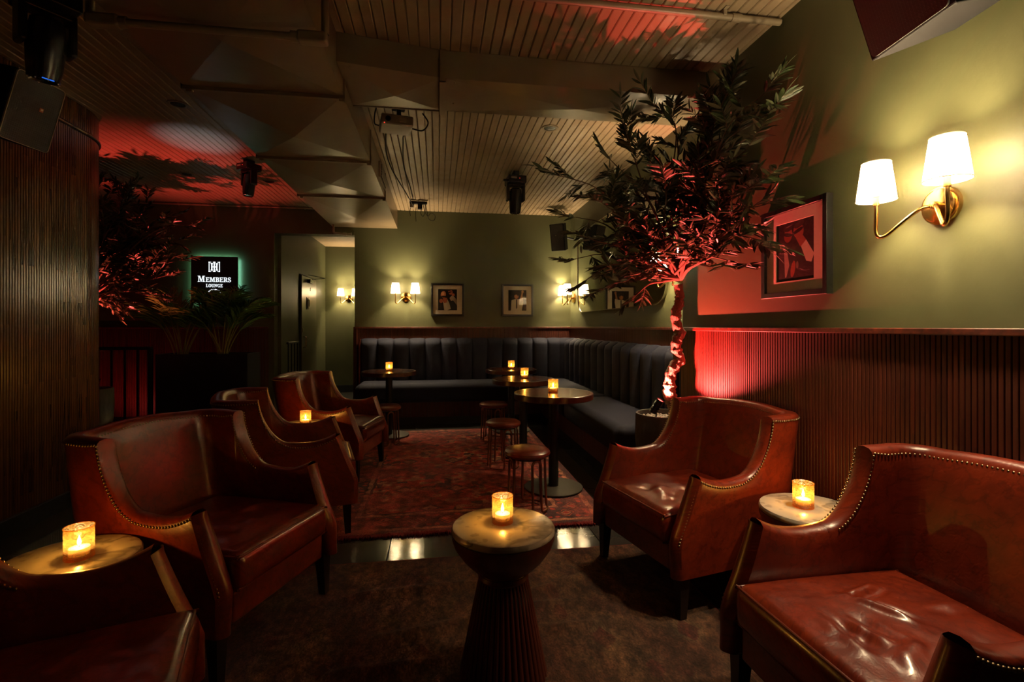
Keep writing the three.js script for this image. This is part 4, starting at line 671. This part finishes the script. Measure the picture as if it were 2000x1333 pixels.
// planter with palms
{
  const x0 = -3.04, x1 = -2.10, z0 = -6.30, z1 = -5.90, H = 0.955, t = thing('planter_box', 'tall black rectangular planter in front of the sign wall', 'planter', [(x0 + x1) / 2, 0, (z0 + z1) / 2]);
  const w = x1 - x0, d = z1 - z0;
  for (const s of [-1, 1]) { mesh('side_board', rbox(w, H, 0.02, 0.003, 0, H / 2, s * (d / 2 - 0.01)), M.planter, t); mesh('side_board', rbox(0.02, H, d - 0.04, 0.003, s * (w / 2 - 0.01), H / 2, 0), M.planter, t); }
  mesh('soil', slab(-w / 2 + 0.02, w / 2 - 0.02, 0.6, H - 0.05, -d / 2 + 0.02, d / 2 - 0.02), M.soil, t);
  const palm = (label, bx, bz, seed, n, bias) => {
    const p = thing('potted_palm', label, 'palm', [bx, H - 0.05, bz], 0, 'palms in the planter'), r = rng(seed);
    for (let k = 0; k < n; k++) {
      const a = k * 2.39996 + r() * 0.5, lean = 0.10 + 0.5 * r(), L = 0.70 + 0.26 * r(), o = V(0.07 * Math.cos(a) * r(), 0, 0.06 * Math.sin(a) * r()), out = V(Math.cos(a) + bias, 0, (Math.sin(a) > 0 ? 0.12 : 0.35) * Math.sin(a)).normalize(), pts = [];
      for (let i = 0; i <= 6; i++) { const s = i / 6; pts.push(o.clone().addScaledVector(out, L * (lean * s * 0.55 + 0.62 * lean * s * s)).add(V(0, L * (s * 1.02 - (0.10 + 0.42 * lean) * s * s * s), 0))); }
      for (const q of pts) { q.z = clamp(q.z, -0.62 + 0.0, 0.9); if (bz + q.z < ZB + 0.14) q.z = ZB + 0.14 - bz; }
      const c = new THREE.CatmullRomCurve3(pts), f = mesh('stalk', taper(pts, 0.0075, 0.002, 5), M.palmStalk, p), lf = [];
      const m = 23; for (let i = 0; i < m; i++) { const s = 0.42 + 0.58 * i / (m - 1), q = c.getPoint(s), tg = c.getTangent(Math.min(s, 0.99)), len = 0.24 * Math.sin(Math.PI * (0.22 + 0.72 * i / m)) + 0.06; for (const sd of [-1, 1]) { const side = V(0, 1, 0).cross(tg).normalize().multiplyScalar(sd), dd = tg.clone().multiplyScalar(0.75).addScaledVector(side, 0.85).add(V(0, 0.18 - 0.45 * s + 0.25 * (r() - 0.5), 0)).add(V(0.25 * (r() - 0.5), 0, 0.25 * (r() - 0.5))); const g = leafGeo.clone(); g.scale(0.24, 1.6, 1); g.applyMatrix4(leafMatrix(q, dd, (r() - 0.5) * 0.8, len)); const ap = g.attributes.position; let ok = true; for (let e = 0; e < ap.count; e++) if (bz + ap.getZ(e) < ZB + 0.1) ok = false; if (ok) lf.push(g); } }
      if (lf.length) mesh('frond', merge(lf), M.palm, f);
    }
  };
  palm('green palm at the railing end of the black planter', -2.86, -6.08, 41, 13, -0.25); palm('green palm at the doorway end of the black planter', -2.42, -6.08, 47, 16, 0.2);
  potSpot('small black spotlight on the floor in front of the planter', [-2.3, 0.09, -5.72], [-2.04, 2.86, -4.62], lin(0.45, 0.7, 1), COOL_POWER, 0.13, M.coolLens, 1);
}
// stair railing
{
  const t = thing('stair_railing', 'black metal railing in front of the red lit wainscot', 'railing', [0, 0, 0]), z = -5.97;
  mesh('handrail', rbox(1.52, 0.035, 0.05, 0.008, -3.87, 1.02, z), M.blackMetal, t); mesh('bottom_rail', rbox(1.5, 0.025, 0.03, 0.004, -3.87, 0.11, z), M.blackMetal, t);
  for (let k = 0; k < 11; k++) mesh('baluster', rbox(0.018, 0.90, 0.018, 0.002, -3.25 - k * 0.13, 0.56, z), M.blackMetal, t);
  mesh('newel_post', rbox(0.045, 1.02, 0.045, 0.005, -3.125, 0.51, z), M.blackMetal, t);
  const h = thing('hall_railing', 'short black railing inside the doorway', 'railing', [0, 0, 0]);
  mesh('handrail', rbox(0.03, 0.03, 0.55, 0.006, -2.04, 1.03, -7.45), M.blackMetal, h); for (let k = 0; k < 4; k++) mesh('baluster', rbox(0.016, 1.02, 0.016, 0.002, -2.04, 0.51, -7.22 - k * 0.15), M.blackMetal, h);
}
// lit sign
{
  const X = -2.853, Y = 1.865, t = thing('lit_sign', 'black sign with glowing white lettering and turquoise backlight above the palms', 'sign', [X, Y, ZB]), W = 0.56, H = 0.60;
  mesh('sign_panel', rbox(W, H, 0.02, 0.003, 0, 0, 0.06), M.black, t);
  for (const s of [-1, 1]) mesh('standoff', rbox(0.02, 0.05, 0.05, 0.003, s * 0.23, 0.2, 0.025), M.blackMetal, t);
  const strip = (w, h, x, y) => { mesh('light_strip', rbox(w, h, 0.006, 0.001, x, y, 0.046), M.led, t); const L = new THREE.RectAreaLight(lin(0.35, 1.0, 0.85), 14, w, h); L.position.set(x, y, 0.042); t.add(L); L.rotation.y = Math.PI; L.lookAt(X + x, Y + y, ZB - 1); L.rotation.set(0, 0, 0); L.name = 'sign_strip_light'; };
  strip(0.48, 0.014, 0, H / 2 - 0.012); strip(0.014, 0.54, -W / 2 + 0.012, 0); strip(0.014, 0.54, W / 2 - 0.012, 0); strip(0.48, 0.014, 0, -H / 2 + 0.012);
  const font = await new FontLoader().loadAsync('fonts/droid/droid_serif_bold.typeface.json');
  const word = (s, size, y, width, name) => { const g = new TextGeometry(s, { font, size, depth: 0.004, curveSegments: 4, bevelEnabled: false }); g.computeBoundingBox(); const b = g.boundingBox; g.translate(-(b.min.x + b.max.x) / 2, y, 0.071); if (width) g.scale(width / (b.max.x - b.min.x), 1, 1); return mesh(name, g, M.letter, t); };
  // word with a larger first letter
  const m = new TextGeometry('M', { font, size: 0.078, depth: 0.004, curveSegments: 4, bevelEnabled: false }), e = new TextGeometry('EMBERS', { font, size: 0.06, depth: 0.004, curveSegments: 4, bevelEnabled: false });
  m.computeBoundingBox(); e.computeBoundingBox(); const mw = m.boundingBox.max.x, ew = e.boundingBox.max.x, k = 0.40 / (mw + ew + 0.008); e.translate(mw + 0.008, 0, 0);
  for (const g of [m, e]) { g.scale(k, 1, 1); g.translate(-0.20, -0.03, 0.071); mesh('lettering', g, M.letter, t); }
  word('LOUNGE', 0.042, -0.098, 0.20, 'lettering');
  // monogram between brackets
  const bar = (x, y, w, h) => { const g = new THREE.BoxGeometry(w, h, 0.004); g.translate(x, y + 0.165, 0.072); return g; };
  mesh('monogram', merge([bar(-0.062, 0, 0.009, 0.13), bar(-0.052, 0.06, 0.028, 0.009), bar(-0.052, -0.06, 0.028, 0.009), bar(0.062, 0, 0.009, 0.13), bar(0.052, 0.06, 0.028, 0.009), bar(0.052, -0.06, 0.028, 0.009), bar(0, 0, 0.015, 0.13), bar(0, 0.06, 0.034, 0.009), bar(0, -0.06, 0.034, 0.009), bar(-0.03, 0, 0.015, 0.086), bar(0.03, 0, 0.015, 0.086), bar(0, 0.0, 0.06, 0.010), bar(-0.03, 0.042, 0.03, 0.008), bar(-0.03, -0.042, 0.03, 0.008), bar(0.03, 0.042, 0.03, 0.008), bar(0.03, -0.042, 0.03, 0.008)]), M.letter, t);
  const arc = new THREE.Shape(); arc.absarc(0, 0, 0.095, 0.55, Math.PI - 0.55, false); arc.absarc(0, 0, 0.083, Math.PI - 0.55, 0.55, true); arc.closePath(); const ag = new THREE.ExtrudeGeometry(arc, { depth: 0.004, bevelEnabled: false }); ag.translate(0, -0.215, 0.071); mesh('arc', ag, M.letter, t);
}

// ------------------------------------------------------------------ loudspeakers
function speaker(label, pos, yaw, pitch, w, h, d, rim, anchor) {
  const t = thing('loudspeaker', label, 'loudspeaker', pos); t.rotation.order = 'YXZ'; t.rotation.set(pitch, yaw, 0);
  const s = new THREE.Shape(), a = w / 2, b = a * 0.62; s.moveTo(-a, 0); s.lineTo(a, 0); s.lineTo(b, -d); s.lineTo(-b, -d); s.closePath();
  const g = new THREE.ExtrudeGeometry(s, { depth: h - 0.01, bevelEnabled: true, bevelSize: 0.005, bevelThickness: 0.005, bevelSegments: 2 }); g.rotateX(Math.PI / 2); g.translate(0, h / 2 - 0.005, -0.004); mesh('cabinet', g, M.blackTwo, t);
  const rr = (W, H, q) => { const o = new THREE.Shape(), x = W / 2, y = H / 2; o.moveTo(-x + q, -y); o.lineTo(x - q, -y); o.absarc(x - q, -y + q, q, -Math.PI / 2, 0); o.lineTo(x, y - q); o.absarc(x - q, y - q, q, 0, Math.PI / 2); o.lineTo(-x + q, y); o.absarc(-x + q, y - q, q, Math.PI / 2, Math.PI); o.lineTo(-x, -y + q); o.absarc(-x + q, -y + q, q, Math.PI, Math.PI * 1.5); return o; };
  mesh('grille', metreUV(new THREE.ExtrudeGeometry(rr(w - 0.012, h - 0.012, 0.018), { depth: 0.006, bevelEnabled: false })), M.grille, t, [0, 0, 0.002]);
  if (rim) { const o = rr(w, h, 0.022); o.holes.push(rr(w - 0.008, h - 0.008, 0.018)); mesh('grille_rim', new THREE.ExtrudeGeometry(o, { depth: 0.008, bevelEnabled: false }), M.grilleRim, t, [0, 0, 0.002]); const bd = mesh('badge', rbox(0.022, 0.022, 0.004, 0.002, w * 0.12, h * 0.08, 0.011), std({ color: lin(0.42, 0.12, 0.05), roughness: 0.4 }), t); mesh('badge_mark', rbox(0.012, 0.009, 0.002, 0.0005, w * 0.12, h * 0.08 + 0.002, 0.0135), std({ color: lin(0.6, 0.58, 0.5), roughness: 0.4 }), bd); }
  else mesh('badge', rbox(0.01, 0.01, 0.003, 0.001, -w * 0.1, h * 0.08, 0.009), M.tin, t);
  t.updateMatrixWorld(true); const a0 = V(0, 0, -d + 0.01), a1 = t.worldToLocal(V(...anchor)), a2 = t.worldToLocal(V(...anchor).add(V(anchor[3] || 0, 0, 0)));
  mesh('bracket', tube([a0.toArray(), a0.clone().lerp(a1, 0.5).toArray(), a1.toArray()], 0.014, 12, 8), M.black, t);
}
M.blackTwo = phys({ color: lin(0.008, 0.008, 0.008), roughness: 0.7, specularIntensity: 0.25 }); M.blackTwo.side = THREE.DoubleSide;
speaker('black loudspeaker with pale rim tilted down from the slatted pillar', [-2.19, 2.43, -3.06], 1.40, 0.30, 0.27, 0.37, 0.2, true, [PX, 2.5, -3.06]);
speaker('black loudspeaker tilted down high above the right wall sconce', [1.40, 2.345, -1.345], -Math.PI / 2 - 0.12, 0.32, 0.30, 0.37, 0.24, false, [X1, 2.42, -1.32]);
speaker('black loudspeaker tilted down in the corner above the mirror end', [1.60, 2.46, -6.50], -0.62, 0.24, 0.19, 0.36, 0.19, false, [X2, 2.5, -6.8]);

// ------------------------------------------------------------------ moving head spotlights
function movingHead(label, x, z, turn, tilt, k = 1) {
  const t = thing('moving_head_light', label, 'spotlight', [x, CEIL - 0.001, z], turn, 'ceiling moving head lights'); t.scale.setScalar(k);
  mesh('clamp', merge([rbox(0.05, 0.04, 0.12, 0.006, 0, -0.02, 0), rbox(0.16, 0.02, 0.03, 0.004, 0, -0.045, 0)]), M.black, t);
  const b = mesh('base', rbox(0.19, 0.075, 0.20, 0.012, 0, -0.088, 0, 3), M.blackGloss, t);
  mesh('display', rbox(0.06, 0.02, 0.003, 0.001, -0.04, -0.08, 0.1005), M.grilleRim, b); mesh('status_light', rbox(0.005, 0.005, 0.003, 0.001, 0.02, -0.085, 0.101), M.ledRed, b); mesh('plug', rbox(0.05, 0.022, 0.022, 0.006, -0.11, -0.095, 0.03), M.black, b);
  for (const s of [-1, 1]) mesh('yoke_arm', rbox(0.03, 0.19, 0.085, 0.014, s * 0.082, -0.205, 0, 3), M.blackGloss, t);
  mesh('yoke_bridge', rbox(0.18, 0.03, 0.085, 0.01, 0, -0.135, 0, 3), M.blackGloss, t);
  const h = mesh('head', lathe([[0.0001, 0.10], [0.04, 0.10], [0.058, 0.085], [0.066, 0.03], [0.068, -0.03], [0.062, -0.11], [0.056, -0.155], [0.05, -0.16], [0.046, -0.15], [0.0001, -0.15]], 12), M.blackGloss, t, [0, -0.265, 0]); h.rotation.x = tilt;
  mesh('lens', at(new THREE.CylinderGeometry(0.045, 0.045, 0.004, 24), 0, -0.15, 0), std({ color: lin(0.02, 0.02, 0.025), roughness: 0.05 }), h);
  const bolts = []; for (let q = 0; q < 8; q++) { const a = q / 8 * 6.283; bolts.push(at(new THREE.SphereGeometry(0.0035, 6, 5), 0.053 * Math.cos(a), -0.16, 0.053 * Math.sin(a))); } bolts.forEach(g => mesh('bolt', g, M.tin, h));
  return h;
}
movingHead('black moving head spotlight hanging over the bench area', 0.80, -5.07, 0.1, 0.1); movingHead('black moving head spotlight hanging left of the long duct above the planter', -1.79, -5.07, -0.6, -0.08, 0.82);
{ const h = movingHead('black moving head spotlight hanging near the pillar loudspeaker', -1.79, -2.58, 0.9, 0.18, 1.08); mesh('status_light', rbox(0.04, 0.004, 0.006, 0.001, 0.0, -0.156, 0.052), M.ledBlue, h); }

// ------------------------------------------------------------------ projector and cables
{
  const t = thing('projector', 'small pale projector hanging behind the branch duct', 'projector', [-0.30, 2.735, -3.70], 0.18);
  mesh('housing', rbox(0.225, 0.075, 0.20, 0.012, 0, 0, 0, 3), M.projector, t); mesh('lens', at(new THREE.CylinderGeometry(0.017, 0.02, 0.012, 24).rotateX(Math.PI / 2), -0.065, 0.0, 0.102), M.blackGloss, t); mesh('vent', rbox(0.05, 0.03, 0.004, 0.001, 0.04, 0, 0.1), M.grilleRim, t); mesh('status_light', rbox(0.006, 0.006, 0.004, 0.001, -0.09, -0.033, 0.1), M.ledRed, t);
  mesh('mount', merge([rbox(0.03, 0.10, 0.03, 0.004, 0.02, 0.08, 0), rbox(0.12, 0.01, 0.10, 0.003, 0.02, 0.042, 0), rbox(0.09, 0.008, 0.09, 0.002, 0.02, 0.121, 0)]), M.black, t);
  const c = (name, label, pts, r) => tag(mesh(name, tube(pts, r, 60, 6), M.black), label, 'cable', 'loose cables at the ceiling');
  c('cable', 'black cable looping beside the projector', [[-0.19, 2.73, -3.74], [-0.11, 2.72, -3.74], [-0.07, 2.78, -3.74], [-0.11, 2.856, -3.76]], 0.005);
  c('cable', 'black cable dropping along the projector side', [[-0.42, 2.715, -3.68], [-0.45, 2.73, -3.68], [-0.45, 2.80, -3.69], [-0.44, 2.856, -3.70]], 0.005);
  c('cable', 'black cable running from the projector along the ceiling to the adapters', [[-0.27, 2.70, -3.78], [-0.26, 2.76, -3.95], [-0.29, 2.846, -4.3], [-0.33, 2.848, -5.0], [-0.31, 2.846, -5.7], [-0.30, 2.84, -6.25]], 0.005);
  c('cable', 'black cable sagging along the duct side to the adapters', [[-0.40, 2.849, -4.0], [-0.46, 2.846, -4.6], [-0.44, 2.80, -5.0], [-0.36, 2.78, -5.7], [-0.30, 2.77, -6.3]], 0.006);
  const p = thing('power_adapter', 'black power strip with adapters and cable loops hanging near the back wall', 'adapter', [-0.24, 2.79, -6.38]);
  mesh('power_strip', rbox(0.22, 0.035, 0.05, 0.006, 0, 0.04, 0), M.black, p); mesh('adapter_block', rbox(0.05, 0.05, 0.06, 0.006, -0.08, -0.005, 0.01), M.projector, p); mesh('adapter_block', rbox(0.06, 0.06, 0.05, 0.006, 0.02, -0.012, 0), M.black, p);
  mesh('cord', tube([[0.09, 0.03, 0], [0.11, -0.08, 0.02], [0.13, -0.16, 0], [0.19, -0.18, 0], [0.21, -0.12, 0], [0.16, -0.09, 0.02], [0.12, -0.13, 0.03], [0.08, -0.07, 0], [0.06, 0.02, 0]], 0.004, 90, 6), M.black, p);
  mesh('cord', tube([[-0.03, -0.02, 0], [-0.035, -0.1, 0.0], [-0.03, -0.2, 0.01]], 0.004, 20, 6), M.black, p); mesh('cord', tube([[-0.1, -0.02, 0], [-0.105, -0.08, 0], [-0.1, -0.13, 0]], 0.004, 20, 6), M.black, p); mesh('cord', tube([[0.04, 0, 0.0], [0.03, -0.09, 0], [0.06, -0.13, 0], [0.085, -0.05, 0], [0.08, 0.03, 0]], 0.004, 40, 6), M.black, p);
  mesh('cord', tube([[0.0, 0.055, 0], [0.0, 0.066, 0.02]], 0.004, 6, 6), M.black, p);
}
// door in the hall
{
  const X = DOOR0 + 0.045, d = thing('door_1', 'olive painted hallway door with closer and pull handle', 'door', [X, 0, -8.5]); d.userData = { kind: 'structure', label: 'olive painted hallway door with closer and pull handle' };
  mesh('door_panel', rbox(0.03, 2.05, 0.92, 0.004, 0.015, 1.03, 0), M.doorPaint, d); mesh('door_gap', rbox(0.012, 2.07, 0.022, 0.001, 0.006, 1.036, 0.474), M.black, d); mesh('door_gap', rbox(0.012, 0.016, 0.95, 0.001, 0.006, 2.066, 0), M.black, d);
  mesh('door_handle', pipe([[0.03, 0.93, 0.39], [0.075, 0.93, 0.39], [0.075, 1.10, 0.39], [0.03, 1.10, 0.39]], 0.009, 0.025), M.chrome, d); mesh('lock_plate', rbox(0.005, 0.05, 0.03, 0.002, 0.033, 1.2, 0.39), M.chrome, d);
  const c = mesh('door_closer', rbox(0.05, 0.06, 0.20, 0.006, 0.055, 1.99, 0.05), M.blackGloss, d); mesh('closer_arm', pipe([[0.07, 2.03, 0.0], [0.30, 2.04, 0.10], [0.09, 2.075, 0.30]], 0.006, 0.01), M.black, c);
  const s = mesh('door_symbol', rbox(0.006, 0.20, 0.02, 0.002, 0.034, 1.63, 0.19), M.black, d); mesh('door_symbol', merge([(() => { const g = new THREE.TorusGeometry(0.05, 0.011, 6, 28); g.scale(1, 1.5, 1); g.rotateY(Math.PI / 2); return at(g, 0.034, 1.635, 0.09); })(), rbox(0.006, 0.02, 0.02, 0.002, 0.034, 1.545, 0.09)]), M.chrome, d); mesh('sign_plate', rbox(0.004, 0.06, 0.03, 0.001, 0.032, 1.87, -0.05), M.black, d);
}
renderer.render(scene, camera);
